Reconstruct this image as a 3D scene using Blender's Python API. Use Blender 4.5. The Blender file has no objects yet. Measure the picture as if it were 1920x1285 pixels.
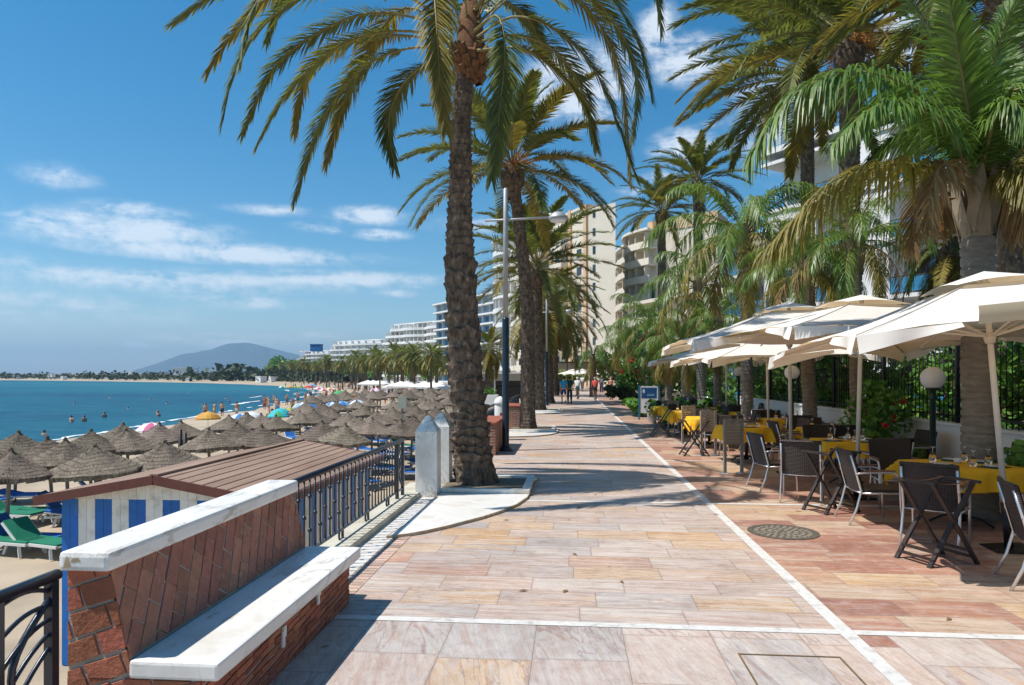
import bpy, bmesh, math, random
from mathutils import Vector, Matrix
R = math.radians
rnd = random.Random(7)
sc = bpy.context.scene
C = sc.collection
V = Vector
# ---------------------------------------------------------------- camera
HAZE = 1.25e-4
CAMH, YAW, FPX, HZ = 1.85, R(4.84), 1300.0, 703.0
cd = bpy.data.cameras.new('camera'); cam = bpy.data.objects.new('camera', cd); C.objects.link(cam)
cd.sensor_width = 36; cd.lens = 36 * FPX / 1920; cd.shift_y = (HZ - 642.5) / 1920
cd.clip_start = .05; cd.clip_end = 60000
cam.location = (0, 0, CAMH); cam.rotation_euler = (R(90), 0, YAW)
sc.camera = cam
# ---------------------------------------------------------------- sun, sky, exposure
SUN_EL = R(60); SUN_DIR = V((.955 * math.cos(SUN_EL), .297 * math.cos(SUN_EL), -math.sin(SUN_EL)))
sl = bpy.data.lights.new('sun', 'SUN'); sl.energy = 4.8; sl.angle = R(.5); sl.color = (1, .955, .89)
so = bpy.data.objects.new('sun', sl); C.objects.link(so); so.location = (-20, -5, 40)
so.rotation_euler = SUN_DIR.to_track_quat('-Z', 'Y').to_euler()
sc.view_settings.view_transform = 'Standard'; sc.view_settings.look = 'None'
sc.view_settings.exposure = .32; sc.view_settings.gamma = 1; sc.view_settings.use_curve_mapping = False
def nd(t, typ, ins=None, **at):
    n = t.nodes.new(typ)
    for k, v in at.items(): setattr(n, k, v)
    for k, v in (ins or {}).items():
        s = n.inputs[k]
        if isinstance(v, bpy.types.NodeSocket): t.links.new(v, s)
        else: s.default_value = v
    return n
def M(t, op, a, b=0.0, c=0.0, clamp=False):
    return nd(t, 'ShaderNodeMath', {0: a, 1: b, 2: c}, operation=op, use_clamp=clamp).outputs[0]
def mixc(t, f, a, b, bt='MIX'):
    def c4(v): return v if isinstance(v, bpy.types.NodeSocket) else (tuple(v) + (1,) if len(v) == 3 else v)
    return nd(t, 'ShaderNodeMix', {0: f, 6: c4(a), 7: c4(b)}, data_type='RGBA', blend_type=bt).outputs[2]
def ramp(t, f, stops, interp='LINEAR'):
    n = nd(t, 'ShaderNodeValToRGB', {0: f}); cr = n.color_ramp; cr.interpolation = interp
    while len(cr.elements) < len(stops): cr.elements.new(.5)
    for e, (p, c) in zip(cr.elements, stops): e.position = p; e.color = tuple(c) + (1,)
    return n.outputs[0]
w = bpy.data.worlds.new('World'); sc.world = w; w.use_nodes = True
t = w.node_tree; t.nodes.clear()
sky = nd(t, 'ShaderNodeTexSky', sky_type='NISHITA', sun_disc=False, sun_elevation=SUN_EL, sun_rotation=R(252.7),
         altitude=0, air_density=1.0, dust_density=.25, ozone_density=2.2)
tc = nd(t, 'ShaderNodeTexCoord'); nrm = nd(t, 'ShaderNodeVectorMath', {0: tc.outputs['Generated']}, operation='NORMALIZE')
sx = nd(t, 'ShaderNodeSeparateXYZ', {0: nrm.outputs[0]})
az = M(t, 'ARCTAN2', sx.outputs[0], sx.outputs[1]); el = M(t, 'ARCSINE', sx.outputs[2])
ae = nd(t, 'ShaderNodeCombineXYZ', {0: az, 1: el, 2: 0.0}).outputs[0]
def px_ae(px, py):
    a = math.atan((px - 960) / FPX); return a - YAW, math.atan((HZ - py) / FPX * math.cos(a))
CLOUDS = [(225, 432, 190, 30, .95), (420, 474, 270, 20, .9), (330, 528, 330, 24, .8), (640, 524, 210, 17, .95), (740, 550, 45, 9, .7),
    (690, 405, 75, 19, .9), (600, 428, 55, 12, .8), (715, 440, 55, 12, .8), (250, 395, 90, 16, .75), (112, 330, 60, 22, .6),
    (430, 640, 130, 15, 1.05), (600, 630, 70, 9, .6), (90, 575, 230, 38, .55), (430, 566, 150, 15, .75), (510, 394, 90, 11, .6),
    (1290, 112, 70, 40, 1.2), (1232, 62, 40, 50, 1.0), (1090, 165, 110, 66, 1.1), (1280, 278, 62, 32, 1.1), (1242, 332, 40, 14, .8),
    (1465, 225, 90, 90, .8), (1670, 60, 80, 70, .9), (262, 647, 36, 8, .8), (40, 492, 110, 18, .5), (930, 420, 140, 22, .6), (40, 680, 120, 10, .5),
    (1330, 235, 40, 10, .5), (1190, 360, 50, 12, .5)]
dens = None
for (px, py, rx, ry, k) in CLOUDS:
    a, e = px_ae(px, py); ra, re_ = rx * 1.4 / FPX, ry * 1.4 / FPX
    mp = nd(t, 'ShaderNodeMapping', {0: ae, 1: (-a / ra, -e / re_, 0), 3: (1 / ra, 1 / re_, 1)})
    g = nd(t, 'ShaderNodeTexGradient', {0: mp.outputs[0]}, gradient_type='SPHERICAL')
    v = M(t, 'MULTIPLY', g.outputs[1], k)
    dens = v if dens is None else M(t, 'MAXIMUM', dens, v)
mp = nd(t, 'ShaderNodeMapping', {0: ae, 3: (10, 34, 1)})
n1 = nd(t, 'ShaderNodeTexNoise', {'Vector': mp.outputs[0], 'Scale': 1.0, 'Detail': 7, 'Roughness': .62, 'Distortion': .35}, noise_dimensions='2D')
mp2 = nd(t, 'ShaderNodeMapping', {0: ae, 3: (52, 75, 1)})
n2 = nd(t, 'ShaderNodeTexNoise', {'Vector': mp2.outputs[0], 'Scale': 1.0, 'Detail': 5, 'Roughness': .6}, noise_dimensions='2D')
nn = M(t, 'ADD', M(t, 'MULTIPLY', M(t, 'SUBTRACT', n1.outputs[0], .5), 2.1), M(t, 'MULTIPLY', M(t, 'SUBTRACT', n2.outputs[0], .5), 1.0))
dd = M(t, 'ADD', dens, M(t, 'MULTIPLY', nn, M(t, 'MULTIPLY', dens, 1.6, clamp=True)))
cf = nd(t, 'ShaderNodeMapRange', {0: dd, 1: .06, 2: 1.0, 3: 0.0, 4: .72}, interpolation_type='SMOOTHSTEP')
hs = nd(t, 'ShaderNodeHueSaturation', {'Hue': .490, 'Saturation': 1.46, 'Value': 1.0, 'Color': sky.outputs[0]})
skc = mixc(t, cf.outputs[0], hs.outputs[0], (8.2, 8.6, 9.0))
bg = nd(t, 'ShaderNodeBackground', {0: skc, 1: .104}); wo = nd(t, 'ShaderNodeOutputWorld', {0: bg.outputs[0]})

# ---------------------------------------------------------------- helpers
cT, sT = math.cos(YAW), math.sin(YAW)
def LD(lat, d, z=0.0): return V((lat * cT - d * sT, lat * sT + d * cT, z))
def PXD(px, d, z=0.0): return LD((px - 960) / FPX * d, d, z)          # real point at depth d along that bearing
def PZ(px, py, d): return PXD(px, d, CAMH - (py - HZ) * d / FPX)
def G(px, py, z=0.0): return PXD(px, (CAMH - z) * FPX / (py - HZ), z)  # point of a level surface
class MB:
    def __init__(s): s.v = []; s.f = []; s.m = []; s.s = []
    def face(s, idx, m=0, sm=False): s.f.append(idx); s.m.append(m); s.s.append(sm)
    def quad(s, a, b, c, d, m=0): n = len(s.v); s.v += [tuple(a), tuple(b), tuple(c), tuple(d)]; s.face((n, n + 1, n + 2, n + 3), m)
    def tri(s, a, b, c, m=0): n = len(s.v); s.v += [tuple(a), tuple(b), tuple(c)]; s.face((n, n + 1, n + 2), m)
    def box(s, x0, x1, y0, y1, z0, z1, m=0, T=None):
        n = len(s.v); P = [(x0, y0, z0), (x1, y0, z0), (x1, y1, z0), (x0, y1, z0), (x0, y0, z1), (x1, y0, z1), (x1, y1, z1), (x0, y1, z1)]
        if T: P = [tuple(T @ V(p)) for p in P]
        s.v += P
        for q in ((3, 2, 1, 0), (4, 5, 6, 7), (0, 1, 5, 4), (1, 2, 6, 5), (2, 3, 7, 6), (3, 0, 4, 7)): s.face(tuple(n + i for i in q), m)
    def bar(s, a, b, w, h, m=0, up=(0, 0, 1)):
        a, b = V(a), V(b); d = (b - a); L = d.length; d.normalize(); u = V(up)
        x = d.cross(u)
        if x.length < 1e-3: x = d.cross(V((0, 1, 0)))
        x.normalize(); u = x.cross(d)
        T = Matrix((( d.x, x.x, u.x, a.x), (d.y, x.y, u.y, a.y), (d.z, x.z, u.z, a.z), (0, 0, 0, 1)))
        s.box(0, L, -w / 2, w / 2, -h / 2, h / 2, m, T)
    def tube(s, pts, r, seg=8, m=0, cap=True):
        pts = [V(p) for p in pts]; n0 = len(s.v); K = len(pts)
        rs = r if isinstance(r, (list, tuple)) else [r] * K
        prev = None
        for i, p in enumerate(pts):
            d = (pts[min(i + 1, K - 1)] - pts[max(i - 1, 0)]).normalized()
            if prev is None:
                x = d.cross(V((0, 0, 1)))
                if x.length < 1e-3: x = d.cross(V((0, 1, 0)))
            else: x = prev - d * prev.dot(d)
            x.normalize(); prev = x; y = d.cross(x)
            for j in range(seg):
                a = 2 * math.pi * j / seg; s.v.append(tuple(p + (x * math.cos(a) + y * math.sin(a)) * rs[i]))
        for i in range(K - 1):
            for j in range(seg):
                a, b = n0 + i * seg + j, n0 + i * seg + (j + 1) % seg
                s.face((a, b, b + seg, a + seg), m, True)
        if cap:
            s.face(tuple(n0 + j for j in range(seg))[::-1], m); s.face(tuple(n0 + (K - 1) * seg + j for j in range(seg)), m)
    def lathe(s, prof, seg=16, c=(0, 0, 0), m=0, sm=True):
        n0 = len(s.v); K = len(prof)
        for r, z in prof:
            for j in range(seg):
                a = 2 * math.pi * j / seg; s.v.append((c[0] + r * math.cos(a), c[1] + r * math.sin(a), c[2] + z))
        for i in range(K - 1):
            for j in range(seg):
                a, b = n0 + i * seg + j, n0 + i * seg + (j + 1) % seg
                s.face((a, b, b + seg, a + seg), m, sm)
        if prof[0][0] > 1e-4: s.face(tuple(n0 + j for j in range(seg))[::-1], m)
        if prof[-1][0] > 1e-4: s.face(tuple(n0 + (K - 1) * seg + j for j in range(seg)), m)
    def prism(s, poly, z0, z1, m=0, top=None):
        n0 = len(s.v); K = len(poly)
        s.v += [(p[0], p[1], z0) for p in poly] + [(p[0], p[1], z1) for p in poly]
        s.face(tuple(range(n0, n0 + K))[::-1], m); s.face(tuple(range(n0 + K, n0 + 2 * K)), m if top is None else top)
        for i in range(K): j = (i + 1) % K; s.face((n0 + i, n0 + j, n0 + K + j, n0 + K + i), m)
    def grid(s, fn, nu, nv, m=0, sm=True, closeu=False):
        n0 = len(s.v); W = nu if closeu else nu + 1
        for j in range(nv + 1):
            for i in range(W): s.v.append(tuple(fn(i / nu, j / nv)))
        for j in range(nv):
            for i in range(nu):
                a, b = n0 + j * W + i, n0 + j * W + (i + 1) % W
                s.face((a, b, b + W, a + W), m, sm)
    def sphere(s, c, rx, ry=None, rz=None, seg=12, rings=8, m=0):
        ry = rx if ry is None else ry; rz = rx if rz is None else rz
        def f(u, v):
            a, b = u * 2 * math.pi, (v - .5) * math.pi
            return (c[0] + rx * math.cos(a) * math.cos(b), c[1] + ry * math.sin(a) * math.cos(b), c[2] + rz * math.sin(b))
        s.grid(f, seg, rings, m, True, True)
def obj(name, mb, mats, parent=None, bevel=0, loc=None):
    me = bpy.data.meshes.new(name); me.from_pydata(mb.v, [], mb.f)
    mats = mats if isinstance(mats, (list, tuple)) else [mats]
    for m in mats: me.materials.append(m)
    me.polygons.foreach_set('material_index', mb.m); me.polygons.foreach_set('use_smooth', mb.s)
    if bevel:
        b = bmesh.new(); b.from_mesh(me); bmesh.ops.remove_doubles(b, verts=b.verts, dist=1e-5)
        bmesh.ops.bevel(b, geom=[e for e in b.edges if len(e.link_faces) == 2 and e.calc_face_angle(0) > .5], offset=bevel, segments=2, affect='EDGES', profile=.6)
        b.to_mesh(me); b.free()
    me.update()
    o = bpy.data.objects.new(name, me); C.objects.link(o)
    if parent: o.parent = parent
    if loc is not None: o.location = loc
    return o
def tag(o, label, cat, group=None, kind=None):
    o['label'] = label; o['category'] = cat
    if group: o['group'] = group
    if kind: o['kind'] = kind
    return o
def thing(name, label, cat, loc=(0, 0, 0), rotz=0, group=None):
    o = bpy.data.objects.new(name, None); o.empty_display_size = .2; C.objects.link(o)
    o.location = loc; o.rotation_euler = (0, 0, rotz); return tag(o, label, cat, group)
def struct(name, mb, m, kind='structure'):
    o = obj(name, mb, m); o['kind'] = kind; return o
KIDS = {}
def dup(root, loc, rotz=0, label=None, group=None, scale=None):
    r = root.copy(); C.objects.link(r); r.location = loc; r.rotation_euler = (0, 0, rotz)
    if label: r['label'] = label
    if group: r['group'] = group
    if scale: r.scale = (scale,) * 3
    if root.name not in KIDS: KIDS[root.name] = [(c, list(c.children)) for c in root.children]
    for ch, subs in KIDS[root.name]:
        c = ch.copy(); C.objects.link(c); c.parent = r
        for g in subs: q = g.copy(); C.objects.link(q); q.parent = c
    return r
ORD = ['nearest', 'second', 'third', 'fourth', 'fifth', 'sixth', 'seventh', 'eighth', 'ninth', 'tenth', 'eleventh', 'twelfth', 'thirteenth', 'fourteenth', 'fifteenth', 'sixteenth']
NUM = ['first'] + ORD[1:]
# ---------------------------------------------------------------- materials
def pm(name, cols, scale=4.0, rough=.7, bump=0.0, bscale=30.0, stretch=(1, 1, 1), spec=.4, metal=0.0, transl=0.0, island=0.0, detail=5, contrast=.25, trc=None, bstretch=None, objrnd=0.0, dist=0.0):
    m = bpy.data.materials.new(name); m.use_nodes = True; t = m.node_tree; t.nodes.clear()
    tc = nd(t, 'ShaderNodeTexCoord'); mp = nd(t, 'ShaderNodeMapping', {0: tc.outputs['Object'], 3: stretch})
    cols = [tuple(c) for c in cols]
    if len(cols) > 1:
        n = nd(t, 'ShaderNodeTexNoise', {'Vector': mp.outputs[0], 'Scale': scale, 'Detail': detail, 'Roughness': .6, 'Distortion': dist})
        K = len(cols); lo, hi = .5 - contrast, .5 + contrast
        col = ramp(t, n.outputs[0], [(lo + (hi - lo) * i / (K - 1), c) for i, c in enumerate(cols)])
    else:
        r_ = nd(t, 'ShaderNodeRGB'); r_.outputs[0].default_value = cols[0] + (1,); col = r_.outputs[0]
    if island or objrnd:
        src = nd(t, 'ShaderNodeNewGeometry').outputs['Random Per Island'] if island else nd(t, 'ShaderNodeObjectInfo').outputs['Random']
        k = island or objrnd
        v = nd(t, 'ShaderNodeMapRange', {0: src, 3: 1 - k, 4: 1 + k})
        h = nd(t, 'ShaderNodeMapRange', {0: M(t, 'FRACT', M(t, 'MULTIPLY', src, 7.31)), 3: .5 - .03 * k, 4: .5 + .03 * k})
        col = nd(t, 'ShaderNodeHueSaturation', {'Hue': h.outputs[0], 'Value': v.outputs[0], 'Color': col}).outputs[0]
    b = nd(t, 'ShaderNodeBsdfPrincipled', {'Base Color': col, 'Roughness': rough, 'Metallic': metal, 'Specular IOR Level': spec})
    if bump:
        mp2 = nd(t, 'ShaderNodeMapping', {0: tc.outputs['Object'], 3: bstretch or stretch})
        n2 = nd(t, 'ShaderNodeTexNoise', {'Vector': mp2.outputs[0], 'Scale': bscale, 'Detail': 4, 'Roughness': .6})
        bp = nd(t, 'ShaderNodeBump', {'Strength': min(1, bump), 'Distance': .02 * max(1, bump), 'Height': n2.outputs[0]})
        t.links.new(bp.outputs[0], b.inputs['Normal'])
    sh = b.outputs[0]
    if transl:
        tcol = mixc(t, 1.0, col, trc or (1.5, 1.5, .8), 'MULTIPLY')
        tr = nd(t, 'ShaderNodeBsdfTranslucent', {0: tcol}); sh = nd(t, 'ShaderNodeMixShader', {0: transl, 1: sh, 2: tr.outputs[0]}).outputs[0]
    nd(t, 'ShaderNodeOutputMaterial', {0: sh}); return m
def brick_mat(name, c1, c2, mortar, bw, bh, axes='XZ', msize=.008):
    m = bpy.data.materials.new(name); m.use_nodes = True; t = m.node_tree; t.nodes.clear()
    tc = nd(t, 'ShaderNodeTexCoord'); s = nd(t, 'ShaderNodeSeparateXYZ', {0: tc.outputs['Object']})
    ge = nd(t, 'ShaderNodeNewGeometry'); sn = nd(t, 'ShaderNodeSeparateXYZ', {0: ge.outputs['True Normal']})
    u = M(t, 'ADD', s.outputs[0], s.outputs[1])
    top = M(t, 'GREATER_THAN', M(t, 'ABSOLUTE', sn.outputs[2]), .7)
    vv = nd(t, 'ShaderNodeMix', {0: top, 2: s.outputs[2], 3: M(t, 'SUBTRACT', s.outputs[0], s.outputs[1])}).outputs[0]
    cv = nd(t, 'ShaderNodeCombineXYZ', {0: u, 1: vv, 2: 0.0})
    nz = nd(t, 'ShaderNodeTexNoise', {'Vector': tc.outputs['Object'], 'Scale': 25.0, 'Detail': 4})
    br = nd(t, 'ShaderNodeTexBrick', {'Vector': cv.outputs[0], 'Color1': c1 + (1,), 'Color2': c2 + (1,), 'Mortar': mortar + (1,), 'Scale': 1.0, 'Mortar Size': msize, 'Brick Width': bw, 'Row Height': bh})
    col = mixc(t, .35, br.outputs[0], ramp(t, nz.outputs[0], [(.3, (.3, .3, .3)), (.7, (1, 1, 1))]), 'MULTIPLY')
    bp = nd(t, 'ShaderNodeBump', {'Strength': .8, 'Distance': .01, 'Height': M(t, 'SUBTRACT', M(t, 'MULTIPLY', nz.outputs[0], .4), br.outputs[1])})
    b = nd(t, 'ShaderNodeBsdfPrincipled', {'Base Color': col, 'Roughness': .85, 'Normal': bp.outputs[0]}); nd(t, 'ShaderNodeOutputMaterial', {0: b.outputs[0]}); return m
def paving_mat():
    m = bpy.data.materials.new('paving'); m.use_nodes = True; t = m.node_tree; t.nodes.clear()
    tc = nd(t, 'ShaderNodeTexCoord'); s = nd(t, 'ShaderNodeSeparateXYZ', {0: tc.outputs['Object']}); X, Y = s.outputs[0], s.outputs[1]
    near = M(t, 'LESS_THAN', Y, 5.12)
    def mixf(f, a, b): return nd(t, 'ShaderNodeMix', {0: f, 2: a, 3: b}).outputs[0]
    A = mixf(near, X, Y); B = mixf(near, M(t, 'SUBTRACT', Y, 5.16), M(t, 'ADD', X, .25))
    th = mixf(near, .39, .62); tl = mixf(near, .80, .78)
    bq = M(t, 'DIVIDE', B, th); row = M(t, 'FLOOR', bq)
    rr = nd(t, 'ShaderNodeTexWhiteNoise', {'W': M(t, 'ADD', row, M(t, 'MULTIPLY', near, 91.3))}, noise_dimensions='1D').outputs[0]
    u = M(t, 'ADD', M(t, 'DIVIDE', A, tl), M(t, 'MULTIPLY', rr, 5.0)); col = M(t, 'FLOOR', u)
    idv = nd(t, 'ShaderNodeCombineXYZ', {0: col, 1: row, 2: near})
    wn = nd(t, 'ShaderNodeTexWhiteNoise', {'Vector': idv.outputs[0]}, noise_dimensions='3D'); rid = wn.outputs[0]
    rid2 = M(t, 'FRACT', M(t, 'MULTIPLY', rid, 17.7))
    # colour family drifts in patches; terrace side is warmer and redder
    big = nd(t, 'ShaderNodeTexNoise', {'Vector': nd(t, 'ShaderNodeCombineXYZ', {0: M(t, 'MULTIPLY', col, .28), 1: M(t, 'MULTIPLY', row, .14), 2: near}).outputs[0], 'Scale': 1.0, 'Detail': 2}).outputs[0]
    idm = M(t, 'ADD', M(t, 'MULTIPLY', rid, .8), M(t, 'MULTIPLY', M(t, 'SUBTRACT', big, .45), .9), clamp=True)
    pale = ramp(t, idm, [(0, (.55, .455, .40)), (.16, (.48, .40, .36)), (.30, (.58, .50, .43)), (.44, (.45, .42, .40)), (.54, (.56, .44, .36)), (.64, (.58, .42, .28)), (.74, (.48, .31, .24)), (.84, (.60, .38, .19)), (.93, (.53, .25, .14))], 'CONSTANT')
    warm = ramp(t, idm, [(0, (.36, .165, .12)), (.2, (.52, .35, .235)), (.34, (.28, .115, .085)), (.48, (.53, .40, .29)), (.58, (.42, .205, .145)), (.68, (.54, .37, .20)), (.78, (.33, .125, .085)), (.88, (.48, .385, .31))], 'CONSTANT')
    ter = M(t, 'GREATER_THAN', X, 1.97)
    ter = M(t, 'MULTIPLY', ter, mixf(near, 1.0, M(t, 'GREATER_THAN', rid2, .65)))
    lowv = nd(t, 'ShaderNodeCombineXYZ', {0: M(t, 'MULTIPLY', A, 1.1), 1: M(t, 'MULTIPLY', B, 5.5), 2: M(t, 'MULTIPLY', rid, 33.0)})
    lowf = nd(t, 'ShaderNodeMapRange', {0: nd(t, 'ShaderNodeTexNoise', {'Vector': lowv.outputs[0], 'Scale': 1.0, 'Detail': 5, 'Roughness': .62, 'Distortion': 1.2}).outputs[0], 1: .47, 2: .62}).outputs[0]
    id2 = M(t, 'FRACT', M(t, 'MULTIPLY', rid2, 5.3))
    wmix = [(0, (.30, .125, .09)), (.3, (.55, .41, .29)), (.55, (.46, .25, .15)), (.8, (.50, .39, .31))]
    pmix = [(0, (.56, .47, .41)), (.3, (.46, .41, .38)), (.55, (.56, .40, .27)), (.75, (.60, .52, .45))]
    base = mixc(t, ter, mixc(t, M(t, 'MULTIPLY', lowf, .92), pale, ramp(t, id2, pmix, 'CONSTANT')), mixc(t, M(t, 'MULTIPLY', lowf, .85), warm, ramp(t, id2, wmix, 'CONSTANT')))
    # veins along the tile's grain
    skew = M(t, 'ADD', B, M(t, 'MULTIPLY', A, mixf(near, .04, .22)))
    gv = nd(t, 'ShaderNodeCombineXYZ', {0: M(t, 'MULTIPLY', A, 1.3), 1: M(t, 'MULTIPLY', skew, mixf(near, 17.0, 6.5)), 2: M(t, 'MULTIPLY', rid, 60.0)})
    g1 = nd(t, 'ShaderNodeTexNoise', {'Vector': gv.outputs[0], 'Scale': 1.0, 'Detail': 7, 'Roughness': .68, 'Distortion': mixf(near, .9, 2.4)}).outputs[0]
    g2 = nd(t, 'ShaderNodeTexNoise', {'Vector': gv.outputs[0], 'Scale': .42, 'Detail': 4, 'Roughness': .6, 'Distortion': 1.6}).outputs[0]
    c = mixc(t, nd(t, 'ShaderNodeMapRange', {0: g1, 1: .46, 2: .70, 3: 0.0, 4: mixf(near, .72, .5)}).outputs[0], base, mixc(t, rid2, (.37, .185, .12), (.48, .29, .155)))
    c = mixc(t, nd(t, 'ShaderNodeMapRange', {0: g1, 1: .52, 2: .28, 3: 0.0, 4: .5}).outputs[0], c, (.68, .59, .53))
    vein = nd(t, 'ShaderNodeMapRange', {0: M(t, 'ABSOLUTE', M(t, 'SUBTRACT', g2, .5)), 1: .0, 2: .022, 3: .6, 4: 0.0}).outputs[0]
    c = mixc(t, M(t, 'MULTIPLY', vein, M(t, 'GREATER_THAN', rid2, .45)), c, (.26, .15, .13))
    fn = nd(t, 'ShaderNodeTexNoise', {'Vector': tc.outputs['Object'], 'Scale': 55.0, 'Detail': 4, 'Roughness': .7}).outputs[0]
    c = mixc(t, .5, c, ramp(t, fn, [(.3, (.72, .72, .72)), (.62, (1.08, 1.08, 1.08))]), 'MULTIPLY')
    bl = nd(t, 'ShaderNodeTexNoise', {'Vector': tc.outputs['Object'], 'Scale': 7.0, 'Detail': 9, 'Roughness': .74, 'Distortion': .6}).outputs[0]
    c = mixc(t, nd(t, 'ShaderNodeMapRange', {0: bl, 1: .48, 2: .64, 3: 0.0, 4: .28}).outputs[0], c, (.62, .55, .49))
    c = mixc(t, nd(t, 'ShaderNodeMapRange', {0: bl, 1: .46, 2: .34, 3: 0.0, 4: .4}).outputs[0], c, (.30, .215, .17))
    g3 = nd(t, 'ShaderNodeTexNoise', {'Vector': nd(t, 'ShaderNodeCombineXYZ', {0: M(t, 'MULTIPLY', A, 5.0), 1: M(t, 'MULTIPLY', skew, 70.0), 2: M(t, 'MULTIPLY', rid, 40.0)}).outputs[0], 'Scale': 1.0, 'Detail': 4, 'Roughness': .65, 'Distortion': .5}).outputs[0]
    c = mixc(t, mixf(near, .7, .35), c, ramp(t, g3, [(.3, (.70, .64, .60)), (.52, (1, 1, 1)), (.7, (1.1, 1.08, 1.04))]), 'MULTIPLY')
    vo = nd(t, 'ShaderNodeTexVoronoi', {'Vector': tc.outputs['Object'], 'Scale': 2.3, 'Randomness': 1.0})
    spot = M(t, 'MULTIPLY', nd(t, 'ShaderNodeMapRange', {0: vo.outputs['Distance'], 1: .035, 2: .055, 3: .55, 4: 0.0}).outputs[0], M(t, 'GREATER_THAN', nd(t, 'ShaderNodeSeparateXYZ', {0: vo.outputs['Color']}).outputs[0], .6))
    c = mixc(t, spot, c, (.13, .10, .09))
    st = nd(t, 'ShaderNodeTexNoise', {'Vector': tc.outputs['Object'], 'Scale': 1.1, 'Detail': 5, 'Roughness': .65}).outputs[0]
    c = mixc(t, .6, c, ramp(t, st, [(.32, (.74, .72, .70)), (.6, (1.04, 1.03, 1.02))]), 'MULTIPLY')
    fu = M(t, 'FRACT', u); fb = M(t, 'FRACT', bq)
    e1 = M(t, 'MULTIPLY', M(t, 'MINIMUM', fu, M(t, 'SUBTRACT', 1.0, fu)), tl); e2 = M(t, 'MULTIPLY', M(t, 'MINIMUM', fb, M(t, 'SUBTRACT', 1.0, fb)), th)
    jt = nd(t, 'ShaderNodeMapRange', {0: M(t, 'MINIMUM', e1, e2), 1: .0012, 2: .0035, 3: .75, 4: 0.0}).outputs[0]
    c = mixc(t, nd(t, 'ShaderNodeMapRange', {0: M(t, 'ADD', M(t, 'MINIMUM', e1, e2), M(t, 'MULTIPLY', fn, .012)), 1: .006, 2: .026, 3: .28, 4: 0.0}).outputs[0], c, (.30, .22, .17))
    c = mixc(t, jt, c, (.20, .145, .115))
    bp = nd(t, 'ShaderNodeBump', {'Strength': .35, 'Distance': .006, 'Height': M(t, 'SUBTRACT', M(t, 'ADD', M(t, 'MULTIPLY', fn, .3), M(t, 'MULTIPLY', g1, .5)), jt)})
    rg = nd(t, 'ShaderNodeMapRange', {0: g1, 1: .3, 2: .7, 3: .42, 4: .62}).outputs[0]
    b = nd(t, 'ShaderNodeBsdfPrincipled', {'Base Color': c, 'Roughness': rg, 'Normal': bp.outputs[0], 'Specular IOR Level': .35})
    nd(t, 'ShaderNodeOutputMaterial', {0: b.outputs[0]}); return m
def sea_mat():
    m = bpy.data.materials.new('sea_water'); m.use_nodes = True; t = m.node_tree; t.nodes.clear()
    tc = nd(t, 'ShaderNodeTexCoord'); P = tc.outputs['Object']
    a = nd(t, 'ShaderNodeTexNoise', {'Vector': nd(t, 'ShaderNodeMapping', {0: P, 2: (0, 0, R(25)), 3: (.5, 1.7, 1)}).outputs[0], 'Scale': .30, 'Detail': 8, 'Roughness': .68, 'Distortion': .5}).outputs[0]
    b_ = nd(t, 'ShaderNodeTexNoise', {'Vector': nd(t, 'ShaderNodeMapping', {0: P, 3: (.006, .02, 1)}).outputs[0], 'Scale': 1.0, 'Detail': 5}).outputs[0]
    s = nd(t, 'ShaderNodeSeparateXYZ', {0: P})
    c = ramp(t, b_, [(.3, (.003, .055, .11)), (.5, (.007, .095, .145)), (.7, (.016, .145, .175))])
    c = mixc(t, nd(t, 'ShaderNodeMapRange', {0: a, 1: .46, 2: .70, 3: 0.0, 4: .6}).outputs[0], c, (.045, .18, .235))
    fo = nd(t, 'ShaderNodeTexNoise', {'Vector': nd(t, 'ShaderNodeMapping', {0: P, 2: (0, 0, R(25)), 3: (.12, .55, 1)}).outputs[0], 'Scale': .5, 'Detail': 7, 'Roughness': .7}).outputs[0]
    f = nd(t, 'ShaderNodeMapRange', {0: fo, 1: .705, 2: .75, 3: 0.0, 4: .75}).outputs[0]
    c = mixc(t, f, c, (.75, .8, .8))
    bp = nd(t, 'ShaderNodeBump', {'Strength': .9, 'Distance': .5, 'Height': a})
    b = nd(t, 'ShaderNodeBsdfPrincipled', {'Base Color': c, 'Roughness': .42, 'IOR': 1.33, 'Specular IOR Level': .16, 'Normal': bp.outputs[0]})
    nd(t, 'ShaderNodeOutputMaterial', {0: b.outputs[0]}); return m
def wicker_mat():
    m = bpy.data.materials.new('brown_wicker'); m.use_nodes = True; t = m.node_tree; t.nodes.clear()
    tc = nd(t, 'ShaderNodeTexCoord'); P = tc.outputs['Object']
    w1 = nd(t, 'ShaderNodeTexWave', {'Vector': P, 'Scale': 16.0, 'Distortion': .6, 'Detail': 1}, bands_direction='Z').outputs[1]
    w2 = nd(t, 'ShaderNodeTexWave', {'Vector': P, 'Scale': 11.0, 'Distortion': .3}, bands_direction='X').outputs[1]
    h = M(t, 'ADD', w1, M(t, 'MULTIPLY', w2, .5))
    c = ramp(t, M(t, 'MULTIPLY', h, .66), [(.1, (.008, .006, .006)), (.6, (.038, .026, .022)), (1, (.062, .044, .038))])
    bp = nd(t, 'ShaderNodeBump', {'Strength': .9, 'Distance': .006, 'Height': h})
    b = nd(t, 'ShaderNodeBsdfPrincipled', {'Base Color': c, 'Roughness': .5, 'Normal': bp.outputs[0]}); nd(t, 'ShaderNodeOutputMaterial', {0: b.outputs[0]}); return m
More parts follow.
